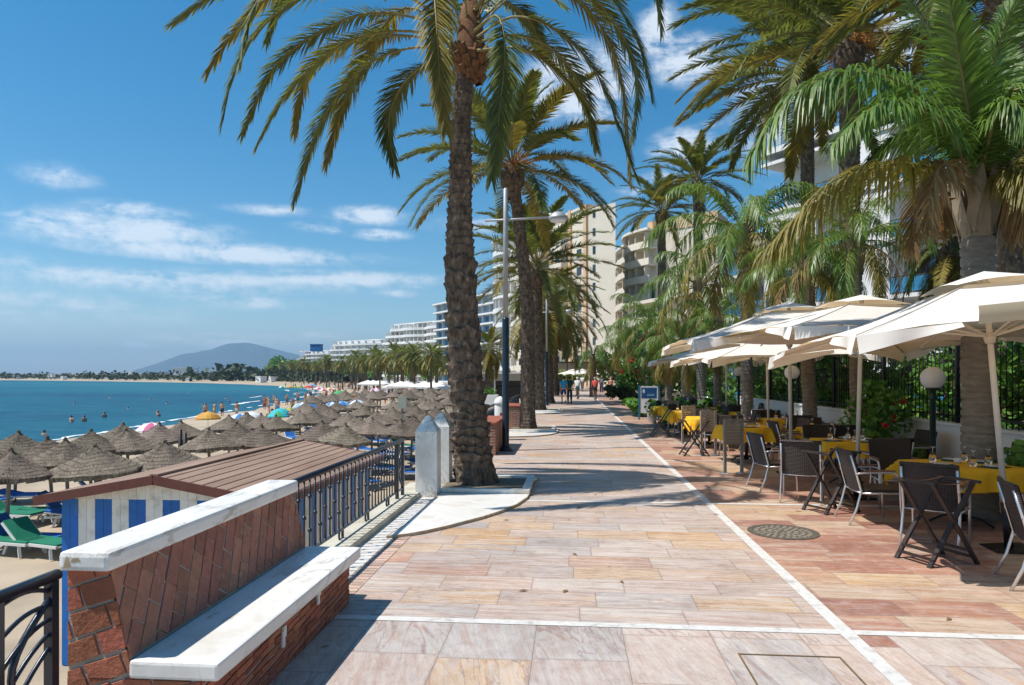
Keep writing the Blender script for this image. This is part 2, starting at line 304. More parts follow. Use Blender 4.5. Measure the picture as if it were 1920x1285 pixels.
def thatch_mat():
    m = bpy.data.materials.new('thatch'); m.use_nodes = True; t = m.node_tree; t.nodes.clear()
    tc = nd(t, 'ShaderNodeTexCoord'); s = nd(t, 'ShaderNodeSeparateXYZ', {0: tc.outputs['Object']}); oi = nd(t, 'ShaderNodeObjectInfo')
    th = M(t, 'ARCTAN2', s.outputs[1], s.outputs[0]); rr = M(t, 'SQRT', M(t, 'ADD', M(t, 'POWER', s.outputs[0], 2.0), M(t, 'POWER', s.outputs[1], 2.0)))
    v = nd(t, 'ShaderNodeCombineXYZ', {0: M(t, 'MULTIPLY', th, 30.0), 1: M(t, 'MULTIPLY', rr, 14.0), 2: M(t, 'MULTIPLY', oi.outputs['Random'], 50.0)})
    n = nd(t, 'ShaderNodeTexNoise', {'Vector': v.outputs[0], 'Scale': 1.0, 'Detail': 5, 'Roughness': .7}).outputs[0]
    n2 = nd(t, 'ShaderNodeTexNoise', {'Vector': tc.outputs['Object'], 'Scale': 3.5, 'Detail': 5}).outputs[0]
    c = ramp(t, n, [(.25, (.08, .066, .052)), (.5, (.21, .178, .143)), (.75, (.37, .325, .27))])
    c = mixc(t, .7, c, ramp(t, n2, [(.3, (.65, .62, .6)), (.65, (1.15, 1.1, 1.02))]), 'MULTIPLY')
    rg = M(t, 'SINE', M(t, 'ADD', M(t, 'MULTIPLY', rr, 44.0), M(t, 'MULTIPLY', n2, 5.0)))
    c = mixc(t, nd(t, 'ShaderNodeMapRange', {0: rg, 1: .3, 2: 1.0, 3: 0.0, 4: .55}).outputs[0], c, (.045, .034, .026))
    hv = nd(t, 'ShaderNodeHueSaturation', {'Hue': nd(t, 'ShaderNodeMapRange', {0: oi.outputs['Random'], 3: .485, 4: .51}).outputs[0], 'Value': nd(t, 'ShaderNodeMapRange', {0: M(t, 'FRACT', M(t, 'MULTIPLY', oi.outputs['Random'], 9.7)), 3: .75, 4: 1.2}).outputs[0], 'Color': c}).outputs[0]
    bp = nd(t, 'ShaderNodeBump', {'Strength': 1.0, 'Distance': .03, 'Height': n})
    b = nd(t, 'ShaderNodeBsdfPrincipled', {'Base Color': hv, 'Roughness': .95, 'Normal': bp.outputs[0], 'Specular IOR Level': .1}); nd(t, 'ShaderNodeOutputMaterial', {0: b.outputs[0]}); return m
def glass_mat(name, col, rough=.0, ior=1.45):
    m = bpy.data.materials.new(name); m.use_nodes = True; t = m.node_tree; t.nodes.clear()
    b = nd(t, 'ShaderNodeBsdfPrincipled', {'Base Color': col + (1,), 'Roughness': rough, 'IOR': ior, 'Transmission Weight': 1.0}); nd(t, 'ShaderNodeOutputMaterial', {0: b.outputs[0]}); return m
m_pave = paving_mat(); m_sea = sea_mat(); m_wick = wicker_mat(); m_thatch = thatch_mat()
m_marble = pm('white_marble', [(.58, .51, .41), (.78, .755, .705), (.71, .68, .63)], 2.2, .32, .12, 40, dist=1.2, contrast=.2)
def marble_mat():
    m = bpy.data.materials.new('veined_marble'); m.use_nodes = True; t = m.node_tree; t.nodes.clear(); P = nd(t, 'ShaderNodeTexCoord').outputs['Object']
    a = nd(t, 'ShaderNodeTexNoise', {'Vector': nd(t, 'ShaderNodeMapping', {0: P, 2: (0, 0, R(28)), 3: (2.4, .9, 2)}).outputs[0], 'Scale': 1.0, 'Detail': 6, 'Roughness': .6, 'Distortion': 1.4}).outputs[0]
    b_ = nd(t, 'ShaderNodeTexNoise', {'Vector': P, 'Scale': 2.0, 'Detail': 6, 'Roughness': .65}).outputs[0]; d = nd(t, 'ShaderNodeTexNoise', {'Vector': P, 'Scale': 38.0, 'Detail': 5, 'Roughness': .7}).outputs[0]
    c = ramp(t, b_, [(.3, (.64, .60, .53)), (.5, (.79, .77, .72)), (.7, (.74, .725, .69))])
    c = mixc(t, M(t, 'MULTIPLY', nd(t, 'ShaderNodeMapRange', {0: M(t, 'ABSOLUTE', M(t, 'SUBTRACT', a, .5)), 1: 0.0, 2: .035, 3: .8, 4: 0.0}).outputs[0], nd(t, 'ShaderNodeMapRange', {0: b_, 1: .42, 2: .58}).outputs[0]), c, (.40, .33, .23))
    c = mixc(t, nd(t, 'ShaderNodeMapRange', {0: d, 1: .64, 2: .74, 3: 0.0, 4: .5}).outputs[0], c, (.35, .30, .24))
    bp = nd(t, 'ShaderNodeBump', {'Strength': .15, 'Distance': .004, 'Height': d})
    b = nd(t, 'ShaderNodeBsdfPrincipled', {'Base Color': c, 'Roughness': nd(t, 'ShaderNodeMapRange', {0: d, 3: .25, 4: .5}).outputs[0], 'Normal': bp.outputs[0]}); nd(t, 'ShaderNodeOutputMaterial', {0: b.outputs[0]}); return m
m_vein = marble_mat()
m_stain = pm('rust_stain', [(.32, .2, .1), (.6, .5, .36)], 12, .6)
m_line = pm('white_stripe_stone', [(.40, .36, .31), (.60, .575, .53), (.66, .645, .60), (.55, .51, .455)], 9, .55, .25, 60, detail=9, contrast=.2)
m_kerb = pm('kerb_stone', [(.33, .30, .23), (.52, .485, .39), (.60, .56, .46)], 3, .8, .4, 40)
m_terra = pm('terracotta', [(.26, .095, .06), (.42, .175, .11), (.33, .135, .09), (.47, .27, .19)], 9, .75, .45, 45, island=.22)
m_terra2 = pm('terracotta_brick', [(.23, .07, .04), (.38, .125, .068), (.29, .10, .062)], 7, .8, .6, 45, island=.28)
m_edge = pm('edging_brick', [(.42, .24, .17), (.50, .37, .30), (.38, .19, .13)], 9, .8, .5, 40, island=.3)
m_mortar = pm('mortar', [(.32, .28, .235), (.46, .40, .34)], 14, .95, .5, 60)
m_brick = brick_mat('red_brick', (.38, .16, .09), (.27, .10, .06), (.42, .36, .30), .22, .065)
m_bluemetal = pm('navy_painted_iron', [(.008, .012, .022), (.014, .02, .034)], 9, .3, .05, 60, spec=.6)
m_black = pm('black_iron', [(.008, .008, .01), (.016, .016, .018)], 9, .4, .1, 60)
m_steel = pm('galvanised_steel', [(.34, .35, .36), (.45, .46, .46)], 6, .5, metal=.35)
m_alu = pm('aluminium', [(.62, .63, .64), (.72, .72, .72)], 8, .32, metal=.8)
m_sand = pm('beach_sand', [(.27, .215, .15), (.40, .32, .225), (.49, .395, .285)], .35, .95, .9, 3.5, detail=9)
m_soil = pm('garden_soil', [(.05, .035, .025), (.13, .095, .07)], 4, .95, .7, 20)
m_white = pm('white_render', [(.70, .69, .66), (.80, .79, .77)], .5, .7, .1, 20)
m_cream = pm('cream_render', [(.66, .58, .46), (.73, .66, .54)], .3, .75)
m_sunlitcream = pm('sunlit_cream_balcony', [(.76, .71, .60), (.82, .78, .68)], .3, .7)  # cream lightened so the rounded balconies look sunlit; sunlight put into the colour
m_orange = pm('orange_render', [(.62, .38, .22), (.68, .45, .28)], .4, .75)
m_shadedwall = pm('shaded_wing_render', [(.42, .40, .37), (.5, .48, .45)], .4, .75)  # shade of the recessed wing put into its wall colour as grey
m_win = pm('dark_window_glass', [(.012, .016, .022), (.05, .065, .08)], .9, .08, spec=.8, objrnd=.5)
m_bglass = pm('blue_balcony_glass', [(.03, .17, .33), (.05, .25, .42)], 1.2, .12, spec=.8)
m_frame = pm('window_frame', [(.06, .05, .05)], rough=.5)
m_thin = pm('weathered_wood', [(.20, .175, .145), (.34, .305, .265)], 9, .85, .4, 30, stretch=(1, 1, .15))
m_dark = pm('dark_brown_wood', [(.018, .013, .011), (.045, .032, .027)], 9, .5, .2, 30)
m_roof = pm('hut_roof_board', [(.18, .108, .072), (.27, .178, .128), (.36, .25, .185)], 3, .8, .25, 25, stretch=(1, .12, 1), island=.13)
m_fascia = pm('red_brown_fascia', [(.11, .035, .025), (.16, .055, .04)], 4, .55, .1, 30)
m_hblue = pm('blue_paint', [(.05, .17, .42), (.007, .125, .45), (.009, .15, .52), (.006, .11, .42)], 5, .45, .08, 30, island=.1)
m_hwhite = pm('white_paint', [(.52, .48, .40), (.78, .765, .72), (.83, .82, .79)], 5, .55, .1, 30, island=.05)
m_canvas = pm('cream_canvas', [(.84, .80, .72), (.88, .85, .79)], 1.5, .85, .15, 90, transl=.26, trc=(1.0, .74, .42))
m_canvas_rib = pm('parasol_rib', [(.55, .5, .42)], rough=.6)
m_yellow = pm('yellow_tablecloth', [(.80, .44, .012), (.90, .53, .02)], 2.5, .8, .3, 120, transl=.12, trc=(1, .8, .4))
m_wood = pm('arm_slat_wood', [(.16, .075, .045), (.25, .13, .08)], 12, .5, .2, 40)
m_green = pm('green_napkin', [(.01, .08, .05), (.015, .11, .07)], 6, .7)
m_plate = pm('white_plate', [(.72, .70, .66)], rough=.2)
m_glass = glass_mat('wine_glass', (1, .97, .93))
m_globe = pm('opal_globe', [(.86, .88, .93), (.9, .92, .97)], 4, .25, transl=.25, trc=(1, 1, 1))
m_gmetal = pm('dark_green_iron', [(.008, .024, .022), (.014, .036, .032)], 6, .4)
m_datetrunk = pm('date_palm_bark', [(.02, .014, .010), (.09, .063, .045), (.19, .14, .10), (.43, .34, .255)], 11, .95, 1.0, 55, contrast=.27, detail=8, stretch=(1, 1, .55))
m_ringtrunk = pm('ringed_palm_bark', [(.15, .125, .10), (.30, .265, .225)], 6, .9, .7, 30, stretch=(1, 1, 3))
m_boot = pm('dry_leaf_sheath', [(.19, .145, .095), (.36, .29, .205)], 5, .9, .4, 40, stretch=(1, 1, .3))
m_bootred = pm('reddish_leaf_base', [(.09, .04, .018), (.26, .12, .05)], 14, .9, .8, 40)
m_leaf = pm('date_palm_leaf', [(.085, .115, .028), (.19, .205, .055)], .9, .48, spec=.5, transl=.34, island=.3)
m_leafy = pm('yellowing_palm_leaf', [(.17, .15, .03), (.29, .235, .055)], 1.3, .55, transl=.3, island=.3)
m_leafd = pm('dead_palm_leaf', [(.16, .095, .04), (.33, .215, .095)], 1.5, .8, transl=.15, island=.3)
m_qleaf = pm('queen_palm_leaf', [(.075, .15, .026), (.16, .25, .045)], .9, .42, spec=.5, transl=.3, island=.3)
m_rachis = pm('leaf_stalk', [(.19, .15, .05), (.27, .22, .085)], 3, .6)
m_fruit = pm('orange_date_stalk', [(.42, .16, .03), (.56, .26, .05)], 4, .7, island=.3)
m_hedge = pm('hedge_leaf', [(.06, .165, .026), (.15, .29, .045)], 1.2, .45, transl=.25, island=.4)
m_lime = pm('lime_shrub_leaf', [(.10, .17, .02), (.16, .24, .03)], 1.2, .5, transl=.3, island=.3)
m_ivy = pm('olive_hedge_leaf', [(.05, .06, .022), (.10, .11, .045)], 1.2, .6, transl=.15, island=.4)
m_flower = pm('red_flower', [(.62, .012, .02), (.75, .03, .04)], 4, .5, transl=.2)
m_pink = pm('magenta_flower', [(.50, .035, .10), (.60, .07, .16)], 4, .6, transl=.3, island=.3)
m_pine = pm('far_tree_leaf', [(.022, .04, .016), (.055, .08, .03)], .05, .7, island=.4)
m_hill = pm('mountain_scrub', [(.03, .05, .05), (.055, .075, .065)], .002, .95)
m_skin = pm('skin', [(.50, .27, .17)], rough=.5, objrnd=.25)
m_plast = pm('white_plastic', [(.62, .61, .58), (.72, .71, .68)], 5, .45)
m_lgreen = pm('green_canvas', [(.004, .14, .075), (.008, .2, .11)], 4, .75)
m_lblue = pm('blue_canvas', [(.012, .10, .36), (.02, .15, .47)], 4, .75)
m_conc = pm('concrete', [(.36, .33, .28), (.48, .45, .39)], 2, .9, .4, 30)
m_foam = pm('sea_foam', [(.62, .68, .69), (.8, .82, .82)], .8, .8)
PC = {}
def paint(*c):
    if c not in PC: PC[c] = pm('colour_%d' % len(PC), [tuple(x * .85 for x in c), c], 6, .7)
    return PC[c]
# ---------------------------------------------------------------- the setting
BZ, SZ = -2.4, -3.2
mb = MB(); mb.quad((-13000, -150, SZ), (1500, -150, SZ), (1500, 13000, SZ), (-13000, 13000, SZ)); struct('sea', mb, m_sea)
COAST = [(-33, -60), (-36, 0), (-38, 45), (-44, 80), (-52, 125), (-65, 172), (-85, 225), (-116, 280), (-158, 335), (-215, 395), (-300, 465), (-420, 545), (-600, 640), (-850, 760), (-1300, 960), (-1900, 1240), (-2800, 1900), (-4200, 3200)]
def catmull(P, k):
    out = []
    for i in range(len(P) - 1):
        p0, p1, p2, p3 = P[max(i - 1, 0)], P[i], P[i + 1], P[min(i + 2, len(P) - 1)]
        for j in range(k):
            u = j / k
            out.append(tuple(.5 * (2 * b + (c - a) * u + (2 * a - 5 * b + 4 * c - d) * u * u + (3 * b - a - 3 * c + d) * u ** 3) for a, b, c, d in zip(p0, p1, p2, p3)))
    out.append(tuple(P[-1])); return out
CC = catmull(COAST, 6)
def cnorm(i):
    a, b = CC[max(i - 1, 0)], CC[min(i + 1, len(CC) - 1)]; d = V((b[0] - a[0], b[1] - a[1])).normalized(); return V((d.y, -d.x))
OFFS = [(-40, -6.5), (-6, -3.75), (-1, -3.27), (2, -3.1), (6, -2.85), (12, -2.6), (20, -2.45), (32, -2.4), (60, -2.38), (110, -2.3), (260, -2.0), (700, 0), (1800, 10)]
mb = MB(); K = len(CC); W = len(OFFS)
for i in range(K):
    n = cnorm(i)
    for o, z in OFFS:
        wob = 1.1 * math.sin(i * 1.3) + .8 * math.sin(i * 2.9) if abs(o) < 7 else 0
        mb.v.append((CC[i][0] + n.x * (o + wob), CC[i][1] + n.y * (o + wob), z))
for i in range(K - 1):
    for j in range(W - 1): a = i * W + j; mb.face((a, a + 1, a + 1 + W, a + W), 0, True)
struct('beach_sand', mb, m_sand)
# foam where the small waves break
def foam(off, i0, i1, wid, seed, z=.03):
    r = random.Random(seed); mb = MB(); prev = None
    for i in range(i0 * 4, i1 * 4):
        k, f = i // 4, (i % 4) / 4
        p = V(CC[k]) .lerp(V(CC[min(k + 1, K - 1)]), f); n = cnorm(k)
        e = math.sin(math.pi * (i - i0 * 4) / (i1 * 4 - i0 * 4)) ** .5
        o = off + r.uniform(-.5, .5); wv = wid * e * r.uniform(.35, 1.1)
        cur = [(p.x + n.x * (o + q * wv), p.y + n.y * (o + q * wv), SZ + z + .05 * (1 - abs(q))) for q in (-1, -.3, .4, 1)]
        if r.random() < .3: prev = None
        if prev:
            for q in range(3): mb.quad(prev[q], prev[q + 1], cur[q + 1], cur[q])
        prev = cur
    o = obj('foam', mb, m_foam); o['kind'] = 'stuff'; o['label'] = 'white foam of small waves breaking along the shore'
for a in ((-1.2, 10, 26, .36, 1), (-1.5, 26, 40, .7, 2), (-7, 22, 25, .6, 3), (-5, 30, 33, .9, 5), (-12, 27, 29, .5, 6), (-9, 34, 37, .8, 9)): foam(*a)
PX0, PX1 = -2.3, 6.3
mb = MB(); mb.quad((PX0, -8, 0), (PX1, -8, 0), (PX1, 260, 0), (PX0, 260, 0)); struct('promenade_paving', mb, m_pave)
mb = MB(); mb.box(PX1, 420, -20, 520, -.3, -.015); struct('ground', mb, m_soil)
mb = MB(); mb.box(-2.64, -2.3, -8, 260, -3.3, -.002); struct('retaining_wall', mb, m_conc)
mb = MB()
mb.box(-2.62, -2.27, -8, 11.2, 0, .085); mb.box(-2.62, -2.27, 11.65, 200, 0, .085); struct('kerb', mb, m_kerb)
SX = 1.97
mb = MB(); z = .004
mb.quad((SX - .055, -6, z), (SX + .055, -6, z), (SX + .055, 230, z), (SX - .055, 230, z))
for k in range(0, 30):
    y = .16 + 5 * k
    if y < 3: continue
    mb.quad((-1.9, y - .045, z), (SX - .056, y - .045, z), (SX - .056, y + .045, z), (-1.9, y + .045, z))
    mb.quad((SX + .056, y - .045, z), (PX1, y - .045, z), (PX1, y + .045, z), (SX + .056, y + .045, z))
struct('paving_stripe', mb, m_line)
# narrow marble and red brick edging beside the kerb
mb = MB(); y = -1.0; r = random.Random(3)
while y < 60:
    mb.box(-2.268, -2.01 + r.uniform(-.006, .006), y, y + .075, 0, .005 + r.uniform(0, .003), 0)
    if y < 8.7 or y > 12.6: mb.box(-1.99, -1.82, y + r.uniform(-.004, .004), y + .072, 0, .004 + r.uniform(0, .003), 1)
    y += .088
struct('edging_bricks', mb, [m_marble, m_edge])
# mountain and far wooded shore
from mathutils import noise as mnoise
mb = MB(); NU, NV = 120, 40
MP = [(250, 697), (262, 694), (300, 682), (322, 674), (345, 666), (370, 663), (392, 660), (410, 652), (430, 647), (452, 646), (478, 648), (505, 655), (530, 661), (560, 668), (600, 676), (660, 690)]
def ridge(px):
    for (a, b), (c, d) in zip(MP, MP[1:]):
        if a <= px <= c: return b + (d - b) * (px - a) / (c - a)
    return 703
def mt(u, v):
    px = 240 + 420 * u; h = (HZ + 3 - ridge(px)) * 9000 / FPX * math.sin(math.pi * min(v, .5)) if v <= .5 else (HZ + 3 - ridge(px)) * 9000 / FPX * math.sin(math.pi * v)
    p = PXD(px, 9000 + (v - .5) * 3400); k = 1 + .13 * mnoise.noise(V((u * 16, v * 9, 3))) * min(1, abs(v - .5) * 6)
    return (p.x, p.y, h * k - 4)
mb.grid(mt, NU, NV); struct('mountain', mb, m_hill)
def blobs(mb, c, rx, ry, rz, n, size, r, m=0):
    for _ in range(n):
        while True:
            a = V((r.uniform(-1, 1), r.uniform(-1, 1), r.uniform(-1, 1)))
            if .1 < a.length < 1: break
        a = a * (.55 + .45 * r.random()) if a.length < .7 else a
        p = V((c[0] + a.x * rx, c[1] + a.y * ry, c[2] + a.z * rz)); s = size * r.uniform(.6, 1.3)
        x = V((r.gauss(0, 1), r.gauss(0, 1), r.gauss(0, .6))).normalized() * s; y = x.cross(V((r.gauss(0, 1), r.gauss(0, 1), r.gauss(0, 1)))).normalized() * s * .8
        mb.quad(p - x - y * .2, p - y, p + x + y * .2, p + y, m)
mb = MB(); r = random.Random(5)
for i in range(44, K - 2):
    n = cnorm(i)
    for k in range(26 if i < 80 else 16):
        f = r.random(); p = V(CC[i]).lerp(V(CC[i + 1]), f); o = r.uniform(35, 150) if i < 56 else r.uniform(9, 120) if i < 90 else r.uniform(8, 260)
        h = (r.uniform(5, 10) if i < 58 else r.uniform(3.2, 6)) * (1 + .25 * math.sin(i * .7))
        blobs(mb, (p.x + n.x * o, p.y + n.y * o, -2 + h * .5), h * .7, h * .7, h * .55, 16, h * .22, r)
    q = CC[i]
o = struct('far_wood', mb, m_pine, 'stuff'); o['label'] = 'dark green belt of trees along the far shore of the bay'
# ---------------------------------------------------------------- buildings
def off_poly(P, d):
    out = []
    for i, p in enumerate(P):
        a, b = P[max(i - 1, 0)], P[min(i + 1, len(P) - 1)]; t_ = V((b[0] - a[0], b[1] - a[1])).normalized(); out.append((p[0] - t_.y * -d, p[1] - t_.x * d))
    return out
def tower(name, label, front, depth_vec, z0, floors, fh, wallm, railm=None, rec=1.2, ph=1.0, winw=1.5, gap=1.2, crown=1.2, inset=None, cap=80, winm=None, group=None):
    """front: facade line from left to right seen from the camera; inset[k] shortens storey k at its left end"""
    b = thing(name, label, 'building', (front[0][0], front[0][1], z0), 0, group)
    O = V((front[0][0], front[0][1], 0)); F = [(p[0] - O.x, p[1] - O.y) for p in front]; D = depth_vec
    railm = railm or wallm; nwin = 0
    wall = MB(); bal = []
    for k in range(floors):
        P = F
        if inset and inset[k]:
            L = inset[k]; P = []; acc = 0
            for i in range(len(F) - 1):
                a, c = V(F[i]), V(F[i + 1]); l = (c - a).length
                if acc + l > L: P = [tuple(a.lerp(c, max(0, L - acc) / l))] + [tuple(q) for q in F[i + 1:]]; break
                acc += l
        back = [(P[-1][0] + D[0], P[-1][1] + D[1]), (P[0][0] + D[0], P[0][1] + D[1])]
        In = off_poly(P, -rec) if rec else P
        zz = k * fh
        wall.prism(In + back, zz, zz + fh)
        if rec:
            s = MB(); Q = off_poly(P, -.14)
            for i in range(len(P) - 1):
                a, c, d, e = P[i], P[i + 1], Q[i + 1], Q[i]
                s.prism([a, c, d, e], zz, zz + ph)
            for i in range(len(P) - 1):
                a, c = P[i], P[i + 1]; d, e = In[i + 1], In[i]; s.prism([Q[i], Q[i + 1], d, e], zz - .1, zz + .12)
            obj('balcony', s, railm, b)
            for i in range(len(P) - 1):
                a, c, a2, c2 = V(P[i]), V(P[i + 1]), V(In[i]), V(In[i + 1]); L = (c - a).length; nf = max(1, int(L / 4.5))
                for j in range(nf):
                    f0 = (j + .5) / nf; p, q_ = a.lerp(c, f0), a2.lerp(c2, f0); p = p.lerp(q_, .12); d = (c - a).normalized() * .09; wall.prism([tuple(p - d), tuple(p + d), tuple(q_ + d), tuple(q_ - d)], zz + .121, zz + fh - .101)
        for i in range(len(In) - 1):
            a, c = V(In[i]), V(In[i + 1]); L = (c - a).length; d = (c - a) / L; nx = V((-d.y, d.x)) * -1
            x = gap * .6
            while x + winw < L - .2 and nwin < cap:
                wn = MB(); p = a + d * x + nx * .02; T = Matrix(((d.x, nx.x, 0, p.x), (d.y, nx.y, 0, p.y), (0, 0, 1, zz), (0, 0, 0, 1)))
                lo, hi = (.25, fh - .45) if rec else (fh * .35, fh * .8)
                wn.box(0, winw, -.03, .05, lo, hi, 0, T); wn.box(-.06, 0, -.03, .09, lo, hi, 1, T); wn.box(winw, winw + .06, -.03, .09, lo, hi, 1, T); wn.box(winw * .5 - .03, winw * .5 + .03, .05, .08, lo, hi, 1, T)
                obj('window', wn, [winm or m_win, m_frame], b); nwin += 1; x += winw + gap
    obj('wall', wall, wallm, b)
    rf = MB(); P = F if not inset else [tuple(V(F[-1]).lerp(V(F[0]), .8)), F[-1]]
    P2 = off_poly(P, .25); rf.prism(P2 + [(P[-1][0] + D[0], P[-1][1] + D[1]), (P[0][0] + D[0], P[0][1] + D[1])], floors * fh, floors * fh + crown * .35)
    obj('roof', rf, railm, b)
    return b
def arc(p, q, bulge, n=6):
    p, q = V(p[:2]), V(q[:2]); d = q - p; nrm_ = V((d.y, -d.x)).normalized()
    return [tuple(p + d * (i / n) + nrm_ * bulge * math.sin(math.pi * i / n)) for i in range(n + 1)]
def P2(px, d): v = PXD(px, d); return (v.x, v.y)
# three white terraced hotels beyond the palms, the blue and white block and the cream towers
f6 = arc(P2(716, 282), P2(752, 270), 1.2) + arc(P2(753, 268), P2(796, 262), 1.0)[1:] + arc(P2(797, 258), P2(846, 250), 1.2)[1:]
h6 = tower('beach_hotel', 'long white hotel with rows of curved balconies, nearest the thick palm trunk', f6, (-2, 26), -1.5, 9, 2.55, m_white, m_white, rec=1.6, ph=.95, winw=1.5, gap=.5, inset=[0, 0, 0, 0, 0, 0, 0, 5, 9], cap=99)
f7 = arc(P2(618, 412), P2(640, 396), 3) + arc(P2(642, 394), P2(722, 378), 2)[1:]
h7 = tower('beach_hotel', 'stepped white hotel with rounded left end, second beyond the thick palm trunk', f7, (-4, 26), -1, 8, 2.75, m_white, m_white, rec=1.6, ph=.95, winw=1.8, gap=.7, inset=[0, 0, 0, 0, 2, 5, 9, 13], cap=90)
f8 = arc(P2(545, 560), P2(572, 548), 3) + arc(P2(575, 546), P2(632, 530), 2)[1:]
h8 = tower('beach_hotel', 'farthest low stepped white hotel with a blue box on its roof', f8, (-6, 26), 0, 7, 2.9, m_white, m_white, rec=1.6, ph=.95, winw=2.2, gap=.8, inset=[0, 0, 3, 7, 11, 15, 20], cap=70)
mb = MB(); p = PXD(584, 520); o_ = V(h8.location)
mb.box(-1, 7, 0, 5, 19.4, 24.5, 0, Matrix.Translation(V((p.x - o_.x, p.y - o_.y, 0)))); mb.box(-1.3, 7.3, -.3, 5.3, 24.5, 24.9, 0, Matrix.Translation(V((p.x - o_.x, p.y - o_.y, 0))))
obj('rooftop_sign', mb, paint(.02, .16, .42), h8)
f5 = [P2(812, 225), P2(925, 190)]
tower('apartment_block', 'bluish glazed apartment block rising behind the thick palm trunk', f5, (-1, 16), -.5, 9, 2.75, paint(.36, .44, .50), m_white, rec=1.2, ph=.45, winw=2.6, gap=.35, cap=99, winm=m_bglass)
f5b = arc(P2(924, 150), P2(962, 140), 1.5)
tower('apartment_block', 'narrow stack of white balconies just right of the lamp post', f5b, (-.8, 12), -.3, 10, 3.0, m_white, rec=1.6, ph=.95, winw=1.4, gap=.5, cap=40)
# cream tower with orange stripes
tA, tB, tC = P2(968, 138), P2(1102, 112), P2(1154, 108.5)
tw = tower('apartment_tower', 'tall cream tower with vertical orange stripes beyond the row of palms', [tA, tB], (.4, 14), -.2, 10, 2.92, m_cream, rec=0, winw=1.3, gap=2.6, cap=60)
O = V((tA[0], tA[1], 0))
mb = MB()
mb.prism([(tB[0] - O.x, tB[1] - O.y), (tC[0] - O.x, tC[1] - O.y), (tC[0] - O.x + .8, tC[1] - O.y + 16), (tB[0] - O.x + .4, tB[1] - O.y + 16)], 0, 29.0); obj('stair_core', mb, m_cream, tw)
for fr, ww, zz in ((.55, .9, 28.6), (.80, .8, 29.8), (.985, .9, 29.6)):
    a = V(tA).lerp(V(tB), fr); d = (V(tB) - V(tA)).normalized(); T = Matrix(((d.x, d.y, 0, a.x - O.x), (d.y, -d.x, 0, a.y - O.y), (0, 0, 1, 0), (0, 0, 0, 1)))
    mb = MB(); mb.box(-ww / 2, ww / 2, -3, .35, 0, zz, 0, T); obj('orange_stripe', mb, m_orange, tw)
d = (V(tC) - V(tB)).normalized(); n_ = V((d.y, -d.x))
for k in range(10):
    for xx in (1.0,):
        a = V(tB) + d * xx + n_ * .03; T = Matrix(((d.x, n_.x, 0, a.x - O.x), (d.y, n_.y, 0, a.y - O.y), (0, 0, 1, 0), (0, 0, 0, 1)))
        mb = MB(); mb.box(0, .5, -.1, .04, k * 2.92 + 1, k * 2.92 + 2.2, 0, T); obj('window', mb, m_win, tw)
for fr0, fr1, nb in ((.06, .5, 10), (.6, .76, 10)):
    for k in range(1, nb):
        a, c = V(tA).lerp(V(tB), fr0), V(tA).lerp(V(tB), fr1); L = (c - a).length; d = (c - a) / L; T = Matrix(((d.x, d.y, 0, a.x - O.x), (d.y, -d.x, 0, a.y - O.y), (0, 0, 1, k * 2.92), (0, 0, 0, 1)))
        mb = MB(); mb.box(0, L, 0, 1.3, 0, .95, 0, T); obj('balcony', mb, m_cream, tw)
f3 = [P2(1290, 128)]; f3 = arc(P2(1152, 150), P2(1172, 132), .8, 3) + arc(P2(1174, 131), P2(1216, 117), 2.2, 6)[1:]
b3 = tower('apartment_block', 'cream block with rounded balconies stacked at its left corner', f3, (12, 22), 0, 9, 2.93, m_cream, m_sunlitcream, rec=1.8, ph=1.15, winw=1.5, gap=.8, cap=60)
mb = MB(); o_ = V(b3.location); q0, q1 = P2(1214, 121), P2(1345, 112)
mb.prism([(q0[0] - o_.x, q0[1] - o_.y), (q1[0] - o_.x, q1[1] - o_.y), (q1[0] - o_.x + 8, q1[1] - o_.y + 18), (q0[0] - o_.x + 8, q0[1] - o_.y + 18)], 0, 26.5); obj('side_wing', mb, m_cream, b3)
mb = MB(); mb.prism([(q0[0] - o_.x, q0[1] - o_.y - .2), (q1[0] - o_.x, q1[1] - o_.y - .2), (q1[0] - o_.x + 8, q1[1] - o_.y + 18), (q0[0] - o_.x + 8, q0[1] - o_.y + 18)], 26.5, 28.4); obj('parapet', mb, m_orange, b3)
f4 = [P2(1168, 92), P2(1260, 82), P2(1340, 70)]
tower('apartment_block', 'low cream block showing between the small palms behind the sign board', f4, (2, 12), 0, 4, 2.7, m_cream, rec=1.2, winw=1.5, gap=1.4, cap=40)
# white apartment block on the right with blue glass balconies
bd = thing('apartment_block', 'white apartment block on the right with blue glass balconies behind the palms', 'building', (0, 0, 0))
A, B = PXD(1433, 45), PXD(2150, 28.5); A.z = B.z = 0
dx = (B - A); LB = dx.length; dx /= LB; ny = V((dx.y, -dx.x, 0))            # ny points to the promenade
TB = Matrix(((dx.x, ny.x, 0, A.x), (dx.y, ny.y, 0, A.y), (0, 0, 1, 0), (0, 0, 0, 1)))
FH, NF = 3.1, 5
wall = MB(); wall.box(0, LB, -9, -2.0, 0, FH * NF + .4, 0, TB)
def s_at(px):                                                        # metres along the facade for a bearing
    k = (px - 960) / FPX; d = V((k * cT - sT, k * sT + cT)); det = d.x * -dx.y + dx.x * d.y
    return (d.x * A.y - d.y * A.x) / (-(d.x * dx.y - d.y * dx.x)) if 1 else 0
piers = [(0, s_at(1530), NF - 1), (s_at(1612), s_at(1668), NF), (s_at(1795), s_at(1850), NF), (s_at(1990), LB, NF)]
for a, c, nf in piers: wall.box(a, c, -2.0, 0, 0, FH * nf, 0, TB)
for k in range(1, NF + 1): wall.box(-.15, LB, -2.0, .12, FH * k - .22, FH * k, 0, TB)
wall.box(-.3, LB, -9.3, .35, FH * NF + .4, FH * NF + .75, 0, TB); wall.box(0, LB, -9, -8.7, FH * NF + .75, FH * NF + 1.2, 0, TB)
